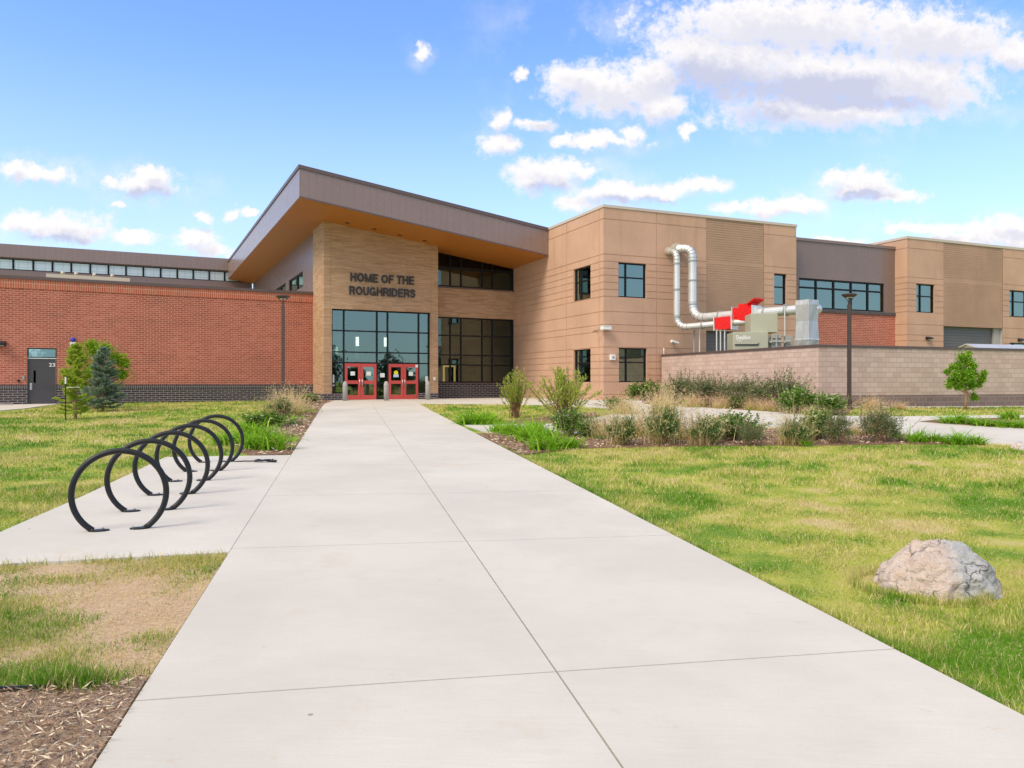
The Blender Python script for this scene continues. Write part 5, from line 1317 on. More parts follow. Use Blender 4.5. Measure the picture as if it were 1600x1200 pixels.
PL = [
 ('willow', 0, 806, 654, 62, 70, 'tall thin green shrub with reddish stems in front of the dark bay windows', G4),
 ('willow', 1, 882, 657, 118, 78, 'wide fan shaped green shrub in front of the tan wing', G4),
 ('lily', 0, 735, 663, 46, 19, 'daylily clump at the tip of the small lawn, nearest the walkway', G2),
 ('lily', 1, 762, 664, 46, 21, 'daylily clump beside the reddish stems of the thin green shrub', G2),
 ('cream', 0, 889, 682, 40, 44, 'dark round shrub with cream tips below the fan shaped shrub', G1),
 ('dark', 0, 921, 684, 38, 30, 'small green shrub between the cream tipped round one and the straw', G1),
 ('strawtuft', 0, 943, 686, 56, 54, 'straw grass behind the first sage shrub of the front bed', G6),
 ('sagestraw', 0, 968, 697, 56, 62, 'first straw topped sage shrub of the front bed, nearest the walkway', G1),
 ('strawtuft', 0, 1000, 683, 56, 60, 'straw grass between the first and second sage shrubs', G6),
 ('sagestraw', 0, 1033, 696, 66, 82, 'tallest straw topped sage shrub, second in the front bed', G1),
 ('strawtuft', 1, 1063, 688, 44, 52, 'reddish straw grass right of the tallest sage shrub', G6),
 ('sagestraw', 2, 1101, 696, 62, 60, 'third straw topped sage shrub of the front bed', G1),
 ('cream', 1, 1146, 687, 66, 40, 'broad shrub with cream tips in the middle of the front bed', G1),
 ('grey', 0, 1172, 697, 32, 38, 'narrow grey shrub right of the broad cream tipped one', G1),
 ('sagestraw', 2, 1240, 696, 58, 54, 'fourth sage shrub of the front bed, with little straw', G1),
 ('cream', 0, 1275, 688, 44, 48, 'cream tipped shrub between the fourth sage shrub and the slim grey one', G1),
 ('lily', 0, 1258, 697, 18, 10, 'tiny daylily at the foot of the fourth sage shrub', G2),
 ('grey', 1, 1309, 695, 36, 52, 'slim grey shrub left of the lamp post foot, at the lawn edge', G1),
 ('strawtuft', 0, 1335, 680, 34, 24, 'low straw grass below the brown lamp post', G6),
 ('grey', 2, 1373, 691, 54, 56, 'last dark grey shrub of the front bed, standing alone', G1),
 ('strawtuft', 1, 1368, 680, 44, 58, 'thin straw sticking up behind the last grey shrub', G6),
 ('lily', 1, 1400, 687, 18, 12, 'very small daylily just right of the last grey shrub', G2),
 ('lily', 0, 1432, 692, 36, 20, 'first of four daylilies at the right end of the front bed', G2),
 ('lily', 1, 1461, 692, 28, 15, 'second of four daylilies at the right end of the front bed', G2),
 ('lily', 0, 1496, 694.5, 36, 19, 'third of four daylilies at the right end of the front bed', G2),
 ('lily', 1, 1527, 694.5, 30, 14, 'last of four daylilies at the right end of the front bed', G2),
 ('lily', 0, 782, 676, 34, 15, 'daylily at the walkway corner of the front bed', G2),
 ('lily', 1, 803, 681, 48, 24, 'daylily clump second from the walkway corner', G2),
 ('lily', 0, 826, 690, 50, 26, 'daylily clump in the middle of the patch by the walkway', G2),
 ('lily', 1, 834, 676, 40, 20, 'daylily clump at the back of the patch by the walkway', G2),
 ('lily', 0, 852, 704, 54, 28, 'nearest big daylily clump, at the lawn edge of the front bed', G2),
 ('lily', 1, 886, 701, 44, 20, 'daylily clump right of the nearest big one', G2),
 ('lily', 0, 857, 688, 36, 20, 'daylily clump left of the cream tipped round shrub', G2),
 ('weed', 1, 935, 688, 24, 8, 'grey weed at the foot of the first sage shrub', G7),
 ('dark', 1, 1009, 626, 42, 30, 'dark green bush at the corner of the tan wing, left of the screen wall', G3),
 ('grey', 0, 1060, 631, 56, 48, 'grey green shrub at the left end of the screen wall', G3),
 ('grey', 1, 1105, 633, 62, 46, 'second grey green shrub along the screen wall', G3),
 ('grey', 2, 1160, 636, 70, 48, 'third grey green shrub along the screen wall', G3),
 ('grey', 0, 1214, 640, 76, 58, 'largest grey green shrub along the screen wall, before its corner', G3),
 ('strawtuft', 0, 975, 648, 56, 34, 'straw grass at the edge of the path before the tan corner', G6),
 ('dark', 0, 962, 640, 34, 18, 'low green bush left of the tan corner, by the apron', G3),
 ('strawtuft', 0, 1036, 646, 58, 50, 'tall straw grass rising before the dark green corner bush', G6),
 ('strawtuft', 1, 1085, 637, 48, 26, 'reddish straw grass below the second grey green shrub', G6),
 ('lily', 1, 1080, 634, 26, 15, 'green tuft between the first two shrubs along the screen wall', G2),
 ('strawtuft', 1, 1128, 639, 42, 28, 'reddish straw grass below the third shrub along the screen wall', G6),
 ('dark', 1, 1147, 638, 24, 18, 'small dark bush below the third shrub along the screen wall', G3),
 ('strawtuft', 2, 1174, 641, 34, 24, 'yellowish straw grass left of the largest grey green shrub', G6),
 ('strawtuft', 1, 1198, 643, 44, 26, 'straw grass at the foot of the largest grey green shrub', G6),
 ('cream', 1, 1247, 647, 44, 40, 'cream tipped bush right of the largest grey green shrub', G3),
 ('cream', 0, 1292, 648, 46, 32, 'green bush left of the brown lamp post, by the screen wall corner', G3),
 ('strawtuft', 2, 1272, 651, 40, 20, 'straw grass between the two bushes left of the lamp post', G6),
 ('strawtuft', 1, 1362, 640, 50, 24, 'pale straw grass on the lawn strip right of the lamp post', G6),
 ('strawtuft', 1, 1404, 641, 34, 16, 'faint straw tuft on the lawn strip, second right of the lamp post', G6),
 ('lily', 0, 1493, 663, 48, 16, 'first daylily of the island bed at the right edge', G2),
 ('lily', 1, 1530, 666, 44, 13, 'second daylily of the island bed at the right edge', G2),
 ('lily', 0, 1562, 668.5, 40, 13, 'third daylily of the island bed at the right edge', G2),
 ('lily', 1, 1592, 670, 36, 14, 'fourth daylily of the island bed, cut by the right border', G2),
 ('lily', 0, 1577, 657, 28, 16, 'taller daylily at the back of the island bed', G2),
 ('sagestraw', 0, 438, 652, 46, 40, 'straw topped sage shrub before the red wing, hiding the lamp post foot', G5),
 ('strawtuft', 0, 452, 648, 70, 52, 'straw grass right of the sage shrub before the red wing', G6),
 ('dark', 1, 483, 630, 22, 15, 'small green bush at the brick pier corner', G5),
 ('dark', 0, 414, 668, 50, 24, 'low dark green clump behind the left daylilies', G5),
 ('lily', 0, 428, 704, 46, 32, 'brightest daylily clump of the left bed, nearest the pad', G2),
 ('lily', 1, 396, 703, 44, 30, 'daylily clump behind the last bike racks', G2),
 ('lily', 0, 398, 684, 56, 24, 'daylily clump in the middle of the left bed', G2),
 ('lily', 1, 354, 695, 46, 22, 'daylily clump seen through the far bike racks', G2),
 ('weed', 0, 447, 690, 32, 10, 'low green weed at the walkway edge, nearest the left daylilies', G7),
 ('weed', 1, 452, 664, 34, 9, 'grey weed halfway along the left bed', G7),
 ('weed', 0, 474, 645, 28, 9, 'low green weed at the walkway edge near the pier', G7),
 ('weed', 0, 463, 656, 24, 8, 'low green weed in the left bed between two others', G7),
]
for a in PL: plant(*a)

# ------------------------------------------------------------------ trees
def limb_tree(p, H, label):
    g = np.random.default_rng(21); t = thing('young_tree', p, label, 'tree')
    m = MB(); m.tube([(0, 0, -.05), (.01, 0, .4), (-.01, .01, H * .36), (.02, 0, H * .62), (0, 0, H * .86)], [.055, .043, .036, .024, .01], 9)
    cl = [(-.10, .0, .94, .20), (.06, .05, .88, .21), (-.22, .1, .78, .2), (.2, -.06, .8, .2), (-.50, 0, .76, .12), (-.42, -.1, .62, .22), (.02, -.1, .66, .28), (.36, .1, .62, .22), (.62, 0, .56, .16), (-.52, .08, .5, .17), (-.2, 0, .47, .22), (.22, .0, .45, .2), (.55, .05, .45, .11), (0, .25, .6, .25), (0, -.25, .58, .22), (.32, .0, .27, .07), (.42, .0, .22, .06), (.3, .05, .20, .05), (.66, -.1, .66, .1), (-.66, .1, .68, .1), (-.62, 0, .42, .1), (.14, 0, 1.0, .09), (-.33, -.05, .42, .12)]
    cl = [(x * 1.02, y * .95, z * H, r * 1.0) for x, y, z, r in cl]
    for x, y, z, r in cl:
        z0 = min(z * .72, H * .58) if z > H * .33 else H * .34
        m.tube([(0, 0, z0), (x * .5, y * .5, z0 + (z - z0) * .65), (x, y, z)], [.018, .012, .005], 5, False)
    m.obj('trunk', M['bark'], t, local=True, smooth=True)
    P_ = []
    for x, y, z, r in cl:
        n = int(4200 * r); d = rnd_dir(n, g) * np.abs(g.normal(0, .62, (n, 1))).clip(0, 1.5)
        P_.append(np.array([x, y, z]) + d * r * g.uniform(.75, 1.12, (n, 1)))
    c = np.concatenate(P_)
    put('crown', leaf_mesh(c, rnd_dir(len(c), g) + [0, 0, -.25], g.uniform(.06, .11, len(c)), .045, g), 'l_tree', t)
g = gp(1508.5, 641); limb_tree(tuple(g), float(88.5 * g[1] / F), 'young green leafy tree with thin trunk before the screen wall')

def conifer(name, p, H, Wd, mat, label, seed, sparse=1.0, bare=0.0, power=.85):
    g = np.random.default_rng(seed); t = thing(name, p, label, 'tree')
    m = MB(); m.tube([(0, 0, -.05), (0, 0, H * .5), (0, 0, H * .97)], [.055, .032, .006], 8)
    cs, ds = [], []
    nb = int(120 * sparse)
    for i in range(nb):
        q = (i + g.uniform(0, 1)) / nb; z = H * (.06 + .92 * q); rad = Wd * (1 - q) ** power * (g.uniform(.72, 1.12) if power > .55 else g.uniform(.4, 1.3)) + .05
        az = g.uniform(0, 6.283); up = .18 + .55 * q
        tip = np.array([math.cos(az) * rad, math.sin(az) * rad, z + rad * up - .06 * rad]); b = np.array([0, 0, z])
        mid = (b + tip) / 2 + [0, 0, -.07 * rad]
        m.tube([b, mid, tip], [.010, .007, .003], 4, False)
        k = int((60 + 210 * rad / Wd) * (1 - bare * (g.uniform() if q < .25 else 0)))
        f = g.uniform(.12, 1.0, k) ** .7
        sp = b + (mid - b) * np.minimum(f * 2, 1)[:, None] + (tip - mid) * np.maximum(f * 2 - 1, 0)[:, None]
        side = np.array([-math.sin(az), math.cos(az), 0]); w = g.uniform(-1, 1, k)
        sp = sp + side * (w * .24 * rad * (1.15 - f))[:, None] + g.normal(0, .014, (k, 3))
        cs.append(sp); ds.append(unit(tip - b) * .9 + side * (w * 1.1)[:, None] + g.normal(0, .4, (k, 3)) + [0, 0, .25])
    m.obj('trunk', M['bark'], t, local=True)
    c = np.concatenate(cs); d = np.concatenate(ds)
    put('crown', leaf_mesh(c, d, g.uniform(.05, .11, len(c)), .021, g, .3), mat, t)
g = gp(161, 643); s_ = g[1] / F; conifer('blue_spruce', tuple(g), 100 * s_, 30 * s_, 'l_spruce', 'blue green spruce in front of the red brick wing', 4, 1.5, 0, .68)
g = gp(118, 655); s_ = g[1] / F; conifer('conifer_sapling', tuple(g), 118 * s_, 22 * s_, 'l_spruce2', 'thin yellowish conifer sapling tied to a stake left of the blue spruce', 8, .8, .6, .5)
g = gp(102.5, 658); s_ = g[1] / F
t = thing('tree_stake', tuple(g), 'dark metal stake with white top beside the yellowish sapling', 'stake')
m = MB(); m.tube([(0, 0, -.1), (0, 0, 58 * s_)], .02, 8); m.obj('post', M['black'], t, local=True)
m = MB(); m.tube([(0, 0, 58 * s_), (0, 0, 69 * s_)], .024, 8); m.tube([(0, 0, 52 * s_), (.22, .1, 53 * s_), (.36, .2, 53 * s_)], .008, 5); m.obj('white_tip', M['white'], t, local=True)
def shrub_tree(p, H, Wd, label):
    g = np.random.default_rng(33); t = thing('broadleaf_shrub', p, label, 'tree')
    st = stems('trunk', 26, H * .9, .2, .3, 'bark', t, g, .018, .15, .12)
    cl = [(-.45, .7, .3), (.1, .8, .34), (.6, .72, .33), (-.72, .5, .28), (.0, .55, .4), (.75, .5, .3), (-.3, .35, .3), (.45, .32, .3), (-.05, .9, .24), (.45, .86, .24), (-.62, .8, .2), (.86, .66, .2)]
    c = np.concatenate([np.array([x * Wd, g.uniform(-.3, .3), z * H]) + rnd_dir(900, g) * np.abs(g.normal(0, .62, (900, 1))).clip(0, 1.5) * r * Wd * [1, 1, .8] for x, z, r in cl])
    put('crown', leaf_mesh(c, rnd_dir(len(c), g), g.uniform(.07, .13, len(c)), .06, g), 'l_yel', t)
Ys = 33.5; xs = (148 - 800) / F * Ys; zs_ = float(gz(xs, Ys)); shrub_tree((xs, Ys, zs_), float(CZ + (V0 - 529) / F * Ys - zs_), 1.32, 'bright green leafy tree behind the blue spruce')

# ------------------------------------------------------------------ lawns of grass blades
avoid = [apr, branch, pad, p23, bed_f, bed_b, bed_m, isl, bed_n, bed_l]
walkpoly = [wp(-12, HWl - .015), wp(-12, HWr + .015), wp(sEnd, HWr + .015), wp(sEnd, HWl - .015)]
lawn_l = gpoly([(0, 837), (130, 780), (259, 718), (372, 709), (366, 690), (398, 668), (426, 645), (441, 632)]) + [L2(BRK.w(-1.5, -.1)), L2(BRK.w(dA1 + .3, -.1))] + gpoly([(40, 641), (0, 645), (-140, 645), (-300, 760), (-60, 862)])
lawn_n = [wp(sA - .02, HWl - .02)] + gpoly([(0, 888), (-60, 892), (-400, 960), (-300, 1095), (0, 1087), (80, 1083.5), (158, 1079.5)]) + [wp(saxis(205, 1066), HWl - .02)]
lawn_r = [wp(-4.0, HWr + .02)] + [wp(saxis(838, 708), HWr + .02)] + gpoly([(905, 703), (1100, 699), (1300, 698), (1500, 696.5), (1545, 696.5), (1580, 697), (1640, 700), (1800, 706)]) + [(16, 9), (12, 1.5)]
lawn_m = [wp(saxis(659, 632.6), HWr + .02)] + [wp(saxis(725, 665), HWr + .02)] + gpoly([(800, 663.4), (868, 662), (930, 652), (982, 642), (880, 635), (803, 633), (700, 632.4)])
lawn_s = gpoly([(1330, 650), (1404, 651), (1600, 649), (1760, 648), (1760, 640)]) + [L2(SCR.w(16, -.25)), L2(SCR.w(1.5, -.25))]
def vnoise(x, y, sc, seed):
    g = np.random.default_rng(seed); T = g.uniform(0, 1, (256, 256)); x = x / sc; y = y / sc
    i = np.floor(x).astype(int); j = np.floor(y).astype(int); fx = x - i; fy = y - j; fx = fx * fx * (3 - 2 * fx); fy = fy * fy * (3 - 2 * fy)
    a = lambda p, q: T[(i + p) % 256, (j + q) % 256]
    return (a(0, 0) * (1 - fx) + a(1, 0) * fx) * (1 - fy) + (a(0, 1) * (1 - fx) + a(1, 1) * fx) * fy
gg = np.random.default_rng(5)
VS, FS, nv = [], [], 0
THV, THF, tnv = [], [], 0
dirt_p = dirt
def scatter(poly, y0, y1, dens, h0, h1, w):
    global nv
    P_ = np.array(poly); x0, x1 = P_[:, 0].min(), P_[:, 0].max(); ya, yb = max(P_[:, 1].min(), y0), min(P_[:, 1].max(), y1)
    if yb <= ya: return
    n = int((x1 - x0) * (yb - ya) * dens); x = gg.uniform(x0, x1, n); y = gg.uniform(ya, yb, n)
    k = inpoly(x, y, poly) & (np.abs(x / np.maximum(y, .5)) < 1.0) & (y > 1.5)
    x, y = x[k], y[k]
    for a in avoid:
        k = ~inpoly(x, y, a); x, y = x[k], y[k]
    k = ~inpoly(x, y, walkpoly); x, y = x[k], y[k]
    cl = vnoise(x, y, .35, 3) * .55 + vnoise(x, y, 1.4, 4) * .45
    ind = inpoly(x, y, dirt_p); near_ = np.full(len(x), 9.0)
    if poly is lawn_n:
        Q = np.array(dirt_p)
        for i in range(len(Q)):
            a_, b_ = Q[i], Q[(i + 1) % len(Q)]; ab = b_ - a_; tt = (((x - a_[0]) * ab[0] + (y - a_[1]) * ab[1]) / max(ab @ ab, 1e-9)).clip(0, 1)
            near_ = np.minimum(near_, np.hypot(x - a_[0] - tt * ab[0], y - a_[1] - tt * ab[1]))
    fade = (near_ / .5).clip(0, 1)
    k = (gg.uniform(0, 1, len(x)) < np.where(ind, np.clip((cl - .44) * 1.3, 0.02, .5), np.clip(.25 + cl * 1.3, 0, 1) * np.where(near_ > 8, 1, .2 + .8 * fade * np.clip((cl - .1) * 2.4, .4, 1)))); x, y, cl = x[k], y[k], cl[k]
    n = len(x)
    if n == 0: return
    L = gg.uniform(h0, h1, n) * (.45 + 1.5 * cl ** 1.7)
    b = np.stack([x, y, gz(x, y) - .004], 1)
    v, f = blade_mesh(b, gg.uniform(0, 6.283, n), L, np.abs(gg.normal(.35, .35, n)), gg.uniform(.1, 1.1, n), np.full(n, w) * gg.uniform(.7, 1.3, n), gg, 2)
    VS.append(v); FS.append(f + nv); nv += len(v)
for poly in (lawn_l, lawn_n, lawn_r, lawn_m, lawn_s):
    k_ = 2.6 if poly is lawn_n else 1.0
    scatter(poly, 0, 5.5, 5600 * k_, .022, .056, .0045)
    scatter(poly, 5.5, 8, 3600 * k_, .024, .058, .006)
    scatter(poly, 8, 12, 1800 * k_, .03, .066, .009)
    scatter(poly, 12, 18, 600, .05, .09, .014)
    scatter(poly, 18, 28, 240, .05, .09, .024)
    scatter(poly, 28, 46, 110, .05, .09, .036)
# longer fringe along the hard edges
def fringe(p, q, n, off, h0, h1):
    global nv
    p, q = np.array(p), np.array(q); t = gg.uniform(0, 1, n)[:, None]; d = unit(q - p); nn = np.array([d[1], -d[0]])
    xy = p + (q - p) * t + nn * (off + gg.normal(0, .02, (n, 1)))
    b = np.stack([xy[:, 0], xy[:, 1], gz(xy[:, 0], xy[:, 1])], 1)
    cl = vnoise(xy[:, 0], xy[:, 1], .3, 8)
    k = (gg.uniform(0, 1, n) < cl * 1.5) & ~inpoly(b[:, 0], b[:, 1], walkpoly) & ~inpoly(b[:, 0], b[:, 1], pad); b = b[k]; n = len(b)
    v, f = blade_mesh(b, gg.uniform(0, 6.283, n), gg.uniform(h0, h1, n), np.abs(gg.normal(.3, .3, n)), gg.uniform(.1, 1.2, n), np.full(n, .006), gg, 2)
    VS.append(v); FS.append(f + nv); nv += len(v)
fringe(wp(-4, HWr), wp(6, HWr), 3000, .05, .04, .09)
fringe(wp(6, HWr), wp(14, HWr), 2500, .04, .05, .11)
fringe(wp(sA - .03, HWl), gp(0, 888)[:2], 1500, .05, .05, .12)
fringe(gp(0, 838)[:2], gp(258, 718)[:2], 1500, -.05, .04, .09)
tuft = gp(140, 1075); n = 900; b = np.stack([tuft[0] - .1 + gg.normal(0, .12, n), tuft[1] + gg.normal(0, .05, n)], 1); b = b[~inpoly(b[:, 0], b[:, 1], walkpoly)]; n = len(b)
v, f = blade_mesh(np.stack([b[:, 0], b[:, 1], gz(b[:, 0], b[:, 1])], 1), gg.uniform(0, 6.28, n), gg.uniform(.08, .17, n), np.abs(gg.normal(.3, .25, n)), gg.uniform(.1, 1, n), np.full(n, .006), gg, 2); VS.append(v); FS.append(f + nv); nv += len(v)
bo_ = gp(1466, 935)
n = 1800; q = gg.uniform(0, 6.283, n); b = np.stack([bo_[0] + np.cos(q) * .52 * gg.uniform(.95, 1.15, n), bo_[1] + .3 + np.sin(q) * .48 * gg.uniform(.95, 1.2, n)], 1)
v, f = blade_mesh(np.stack([b[:, 0], b[:, 1], gz(b[:, 0], b[:, 1])], 1), gg.uniform(0, 6.28, n), gg.uniform(.05, .13, n), np.abs(gg.normal(.3, .25, n)), gg.uniform(.1, 1, n), np.full(n, .006), gg, 2); VS.append(v); FS.append(f + nv); nv += len(v)
# dead thatch lying flat among the blades and on the bare patch
for poly, dens in ((dirt, 1500), (lawn_n, 700), (lawn_r, 260)):
    P_ = np.array(poly); n = int((P_[:, 0].max() - P_[:, 0].min()) * (min(P_[:, 1].max(), 11) - P_[:, 1].min()) * dens)
    x = gg.uniform(P_[:, 0].min(), P_[:, 0].max(), n); y = gg.uniform(P_[:, 1].min(), min(P_[:, 1].max(), 11), n); k = inpoly(x, y, poly) & ~inpoly(x, y, walkpoly) & (np.abs(x / y) < .8); x, y = x[k], y[k]; n = len(x)
    v, f = blade_mesh(np.stack([x, y, gz(x, y) + .008 + gg.uniform(0, .02, n)], 1), gg.uniform(0, 6.28, n), gg.uniform(.02, .07, n), gg.normal(1.5, .15, n), gg.uniform(-.1, .1, n), np.full(n, .0045), gg, 1)
    THV.append(v); THF.append(f + tnv); tnv += len(v)
o = link('thatch', fastmesh('thatch', np.concatenate(THV), np.concatenate(THF)), M['straw']); tag(o, 'dead straw lying flat in the near lawn and on the bare patch', 'thatch', kind='stuff')
o = link('grass', fastmesh('grass', np.concatenate(VS), np.concatenate(FS)), M['blades']); tag(o, 'short patchy green and straw coloured lawn grass', 'grass', kind='stuff')
print('blades', nv)

# bark chips, gravel and a few crumbs
def chips(poly, dens, smin, smax, ymax=60):
    P_ = np.array(poly); n = int((P_[:, 0].max() - P_[:, 0].min()) * (P_[:, 1].max() - P_[:, 1].min()) * dens)
    x = gg.uniform(P_[:, 0].min(), P_[:, 0].max(), n); y = gg.uniform(P_[:, 1].min(), P_[:, 1].max(), n); k = inpoly(x, y, poly) & (np.abs(x / np.maximum(y, .3)) < .85); x, y = x[k], y[k]
    return np.stack([x, y, gz(x, y) + .035 + gg.uniform(0, .02, len(x))], 1)
cc = np.concatenate([chips(bed_n, 3200, 0, 0), chips(bed_f, 110, 0, 0), chips(bed_l, 90, 0, 0)])
near = np.hypot(cc[:, 0], cc[:, 1]) < 7
dd = rnd_dir(len(cc), gg) * [1, 1, .35]
o = link('bark_mulch', fastmesh('bark_mulch', *leaf_mesh(cc, dd, np.where(near, gg.uniform(.02, .075, len(cc)), gg.uniform(.06, .14, len(cc))), np.where(near, .008, .03), gg)), M['chips']); tag(o, 'loose brown bark mulch in the beds', 'mulch', kind='stuff')
n = 2600; a = gg.uniform(.3, 17, n); bq = -gg.uniform(.02, .35, n)
xy = np.stack([SCR.x + a * SCR.c - bq * SCR.s, SCR.y + a * SCR.s + bq * SCR.c], 1); r_ = gg.uniform(.02, .06, n)[:, None]
ctr = np.stack([xy[:, 0], xy[:, 1], gz(xy[:, 0], xy[:, 1]) + .02], 1)
o8 = np.array([(1, 0, 0), (0, 1, 0), (-1, 0, 0), (0, -1, 0), (0, 0, .7), (0, 0, -.7)])
vv = (ctr[:, None] + o8[None] * r_[:, None] * gg.uniform(.7, 1.3, (n, 6, 1))).reshape(-1, 3)
ff = np.array([(0, 1, 4), (1, 2, 4), (2, 3, 4), (3, 0, 4), (1, 0, 5), (2, 1, 5), (3, 2, 5), (0, 3, 5)]); ff = (np.arange(n)[:, None, None] * 6 + ff[None]).reshape(-1, 3)
o = link('gravel', fastmesh('gravel', vv, ff), M['stone']); tag(o, 'strip of pale gravel at the foot of the screen wall', 'gravel', kind='stuff')
# trees across the street, behind the viewer: what the entrance glass mirrors
TV, TF, tn = [], [], 0
for i in range(44):
    x = -30 + i * 4.2 + gg.uniform(-2, 2); y = -62 + gg.uniform(-12, 10) + .25 * x; H = gg.uniform(4, 11.5); n = 2200
    c = np.array([x, y, -1.2 + H * .55]) + rnd_dir(n, gg) * (gg.uniform(0, 1, (n, 1)) ** .45) * [H * .42, H * .42, H * .5] * (1 + .3 * gg.normal(size=(n, 1)))
    v, f = leaf_mesh(c, rnd_dir(n, gg), .65, .5, gg); TV.append(v); TF.append(f + tn); tn += len(v)
o = link('treeline', fastmesh('treeline', np.concatenate(TV), np.concatenate(TF)), M['far']); tag(o, 'dark far treeline mirrored in the entrance glass', 'treeline', kind='stuff')
SKY_K, SKY_TINT, CLOUD_K, SUN_K, SUN_A, EXPO, BANK_K = .145, (.80, .945, 1.13, 1), .52, 1.5, 25.0, 1.0, .58
# ------------------------------------------------------------------ sky, sun, camera
W = bpy.data.worlds.new('World'); SC.world = W; W.use_nodes = True
t = W.node_tree; t.nodes.clear()
def N(k, **kw):
    x = t.nodes.new(k)
    for a, b in kw.items(): setattr(x, a, b)
    return x
def MA(op, a, b=0.0, c=None, clamp=False):
    x = N('ShaderNodeMath', operation=op, use_clamp=clamp)
    for i, q in enumerate((a, b, c)):
        if q is None: continue
        if isinstance(q, bpy.types.NodeSocket): t.links.new(q, x.inputs[i])
        else: x.inputs[i].default_value = q
    return x.outputs[0]
def VM(op, a, b=None, c=None):
    x = N('ShaderNodeVectorMath', operation=op)
    for i, q in enumerate((a, b, c)):
        if q is None: continue
        if isinstance(q, bpy.types.NodeSocket): t.links.new(q, x.inputs[i])
        else: x.inputs[i].default_value = q
    return x
def SM(f, lo, hi):
    x = N('ShaderNodeMapRange', interpolation_type='SMOOTHSTEP'); t.links.new(f, x.inputs[0]); x.inputs[1].default_value = lo; x.inputs[2].default_value = hi
    return x.outputs[0]
EL, AZ = 48.0, 222.0
sky = N('ShaderNodeTexSky', sky_type='NISHITA'); sky.sun_disc = False; sky.sun_elevation = R(EL); sky.sun_rotation = R(AZ)
sky.air_density = 1.0; sky.dust_density = 2.2; sky.ozone_density = 2.0; sky.altitude = 1600
co = N('ShaderNodeTexCoord'); sp = N('ShaderNodeSeparateXYZ'); t.links.new(co.outputs['Generated'], sp.inputs[0])
# directions are laid out as bearing and slope about the north-south axis, mirrored to the south half of the sky
ay = MA('MAXIMUM', MA('ABSOLUTE', sp.outputs[1]), .08)
cb = N('ShaderNodeCombineXYZ'); t.links.new(MA('DIVIDE', sp.outputs[0], ay), cb.inputs[0]); t.links.new(MA('DIVIDE', sp.outputs[2], ay), cb.inputs[1])
p = cb.outputs[0]
def NO(scale, detail, rough=.55, vec=None, off=None):
    x = N('ShaderNodeTexNoise'); x.inputs['Scale'].default_value = scale; x.inputs['Detail'].default_value = detail; x.inputs['Roughness'].default_value = rough
    v = vec or p
    if off: v = VM('ADD', v, off).outputs[0]
    t.links.new(v, x.inputs['Vector']); return x
w1 = NO(14, 4, .6); pw = VM('MULTIPLY_ADD', VM('SUBTRACT', w1.outputs['Color'], (.5, .5, .5)).outputs[0], (.052, .034, 0), p).outputs[0]
w2 = NO(46, 4, .65, off=(3, 7, 0)); pw = VM('MULTIPLY_ADD', VM('SUBTRACT', w2.outputs['Color'], (.5, .5, .5)).outputs[0], (.026, .020, 0), pw).outputs[0]
def field(ells, dp=None):
    acc = None; pw_ = VM('ADD', pw, dp).outputs[0] if dp else pw
    for u, v, a, b in ells:
        a, b = a * 1.1, b * 1.18
        q = VM('MULTIPLY_ADD', pw_, (F / a, F / b, 0), (-(u - 800) / a, -(V0 - v) / b, 0)).outputs[0]
        l = VM('LENGTH', q).outputs['Value']
        acc = l if acc is None else MA('SMOOTH_MIN', acc, l, .22)
    return MA('SUBTRACT', 1.0, acc)
CL = [(960, 140, 100, 40), (905, 130, 56, 30), (1020, 120, 58, 38), (1030, 168, 52, 26), (1150, 100, 150, 48), (1300, 125, 240, 52), (1430, 130, 130, 50), (1280, 172, 180, 30), (1090, 85, 85, 36),
      (1230, 40, 260, 50), (1450, 60, 160, 50), (1585, 80, 45, 26), (1080, 205, 14, 11), (940, 218, 72, 13), (992, 207, 22, 15), (880, 215, 24, 11), (786, 190, 20, 19), (838, 193, 30, 11), (780, 228, 38, 18),
      (850, 272, 62, 24), (828, 288, 30, 18), (905, 262, 40, 13), (1000, 297, 125, 17), (955, 300, 45, 20), (1088, 293, 58, 13), (900, 316, 34, 15), (1340, 290, 66, 24), (1388, 308, 54, 12), (1300, 276, 25, 11),
      (1222, 324, 85, 15), (1200, 330, 42, 14), (1150, 322, 30, 9), (1460, 358, 60, 11), (1545, 362, 62, 15), (1590, 372, 40, 18), (1300, 376, 70, 6), (62, 272, 60, 16), (18, 264, 32, 13), (220, 287, 66, 20),
      (240, 272, 36, 14), (168, 282, 22, 9), (88, 352, 80, 25), (36, 350, 42, 18), (130, 364, 42, 13), (208, 371, 46, 12), (305, 372, 36, 17), (325, 388, 40, 10), (362, 331, 18, 11), (396, 328, 18, 7), (313, 339, 17, 8), (1420, 354, 45, 10), (1500, 374, 80, 10), (1580, 345, 45, 14), (657, 80, 15, 15), (808, 117, 16, 9), (185, 323, 16, 5)]
GR = [(1245, 140, 190, 30), (1120, 135, 70, 42), (1345, 158, 130, 14), (1190, 178, 60, 18), (1075, 120, 45, 30), (845, 196, 26, 10), (225, 302, 60, 10), (88, 374, 80, 9), (1340, 308, 50, 9), (850, 296, 40, 9), (1000, 312, 100, 7)]
d = field(CL)
n1 = NO(60, 7, .66, off=(1, 2, 0)).outputs['Fac']; n2 = NO(22, 5, .6, off=(5, 1, 0)).outputs['Fac']
dd_ = MA('ADD', d, MA('ADD', MA('MULTIPLY', MA('SUBTRACT', n1, .5), 1.5), MA('MULTIPLY', MA('SUBTRACT', n2, .5), .9)))
wisp = MA('MULTIPLY', MA('MULTIPLY', SM(d, -1.3, .2), SM(NO(9, 6, .65, off=(2, 9, 0)).outputs['Fac'], .46, .72)), .42)
mask = MA('MULTIPLY', MA('MAXIMUM', wisp, SM(dd_, -.14, .6)), SM(sp.outputs[2], .0, .03))
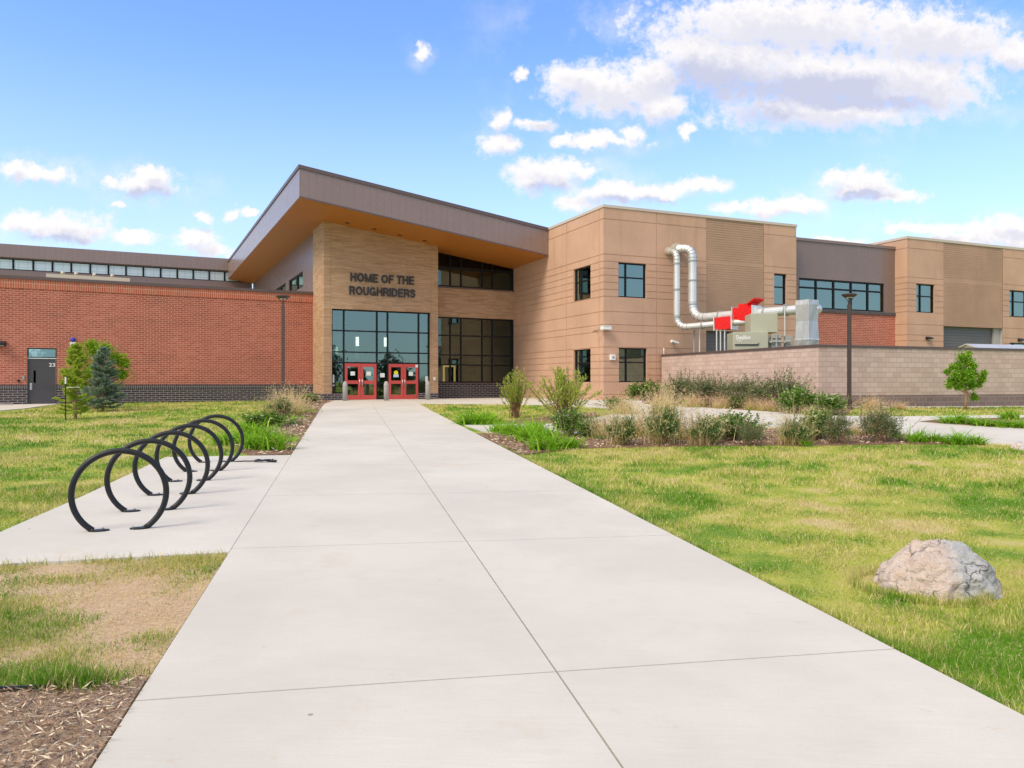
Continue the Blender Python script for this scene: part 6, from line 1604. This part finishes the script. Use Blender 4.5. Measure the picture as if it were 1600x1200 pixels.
du = MA('ADD', field(CL, (-.004, .016, 0)), MA('MULTIPLY', MA('SUBTRACT', n1, .5), 1.3)); gr = MA('MULTIPLY', MA('ADD', MA('MULTIPLY', SM(du, .12, .85), .55), MA('MULTIPLY', SM(MA('ADD', field(GR), MA('MULTIPLY', MA('SUBTRACT', n2, .5), .9)), -.1, .75), .6)), 1.0, clamp=True)
edge = SM(dd_, .75, .15)
mx = N('ShaderNodeMix', data_type='RGBA'); t.links.new(gr, mx.inputs[0]); mx.inputs[6].default_value = (1.0, .965, .96, 1); mx.inputs[7].default_value = (.60, .63, .80, 1)
# a bright milky band low in the sky
hz_ = SM(sp.outputs[2], .42, .02)
tint = N('ShaderNodeMix', data_type='RGBA', blend_type='MULTIPLY'); tint.inputs[0].default_value = 1; t.links.new(sky.outputs[0], tint.inputs[6]); tint.inputs[7].default_value = SKY_TINT
milk = N('ShaderNodeMix', data_type='RGBA'); t.links.new(MA('MULTIPLY', hz_, .68), milk.inputs[0]); t.links.new(tint.outputs[2], milk.inputs[6]); milk.inputs[7].default_value = (2.75, 3.25, 3.8, 1)
b1 = N('ShaderNodeBackground'); t.links.new(milk.outputs[2], b1.inputs[0]); b1.inputs[1].default_value = SKY_K
b2 = N('ShaderNodeBackground'); t.links.new(mx.outputs[2], b2.inputs[0]); b2.inputs[1].default_value = CLOUD_K
ms = N('ShaderNodeMixShader'); t.links.new(mask, ms.inputs[0]); t.links.new(b1.outputs[0], ms.inputs[1]); t.links.new(b2.outputs[0], ms.inputs[2])
# a broad bank of bright cloud stands overhead and behind the viewer and veils the sun
dt = VM('DOT_PRODUCT', co.outputs['Generated'], tuple(Vector((-.30, -.42, .86)).normalized())).outputs['Value']
nb = NO(2.2, 5, .6, vec=co.outputs['Generated']).outputs['Fac']
bank = SM(MA('ADD', dt, MA('MULTIPLY', MA('SUBTRACT', nb, .5), .5)), .45, .75)
b3 = N('ShaderNodeBackground'); b3.inputs[0].default_value = (1, .95, .885, 1); b3.inputs[1].default_value = BANK_K
m3 = N('ShaderNodeMixShader'); t.links.new(bank, m3.inputs[0]); t.links.new(ms.outputs[0], m3.inputs[1]); t.links.new(b3.outputs[0], m3.inputs[2])
ow = N('ShaderNodeOutputWorld'); t.links.new(m3.outputs[0], ow.inputs[0])
W.cycles.sampling_method = 'MANUAL'; W.cycles.sample_map_resolution = 1024

ld = bpy.data.lights.new('sun', 'SUN'); ld.energy = SUN_K; ld.angle = R(SUN_A); ld.color = (1, .90, .76)
lo = bpy.data.objects.new('sun', ld); COL.objects.link(lo); lo.location = (-20, -20, 40)
az = R(AZ); to = Vector((math.sin(az) * math.cos(R(EL)), math.cos(az) * math.cos(R(EL)), math.sin(R(EL))))
lo.rotation_euler = to.to_track_quat('Z', 'Y').to_euler()

cd = bpy.data.cameras.new('camera'); cam = bpy.data.objects.new('camera', cd); COL.objects.link(cam)
cd.sensor_width = 36; cd.lens = F / 1600 * 36; cd.shift_y = (V0 - 600) / 1600
cd.clip_start = .1; cd.clip_end = 3000
cam.location = (0, 0, CZ); cam.rotation_euler = (R(90), 0, 0)
SC.camera = cam
vs_ = SC.view_settings; vs_.view_transform = 'Standard'; vs_.look = 'None'; vs_.exposure = EXPO; vs_.gamma = 1; vs_.use_curve_mapping = False
SC.cycles.max_bounces = 7; SC.cycles.transparent_max_bounces = 10; SC.cycles.use_denoising = True
for k in PROTO.values():
    if '_used' in k: del k['_used']
for o in list(COL.objects):
    if '_used' in o: del o['_used']
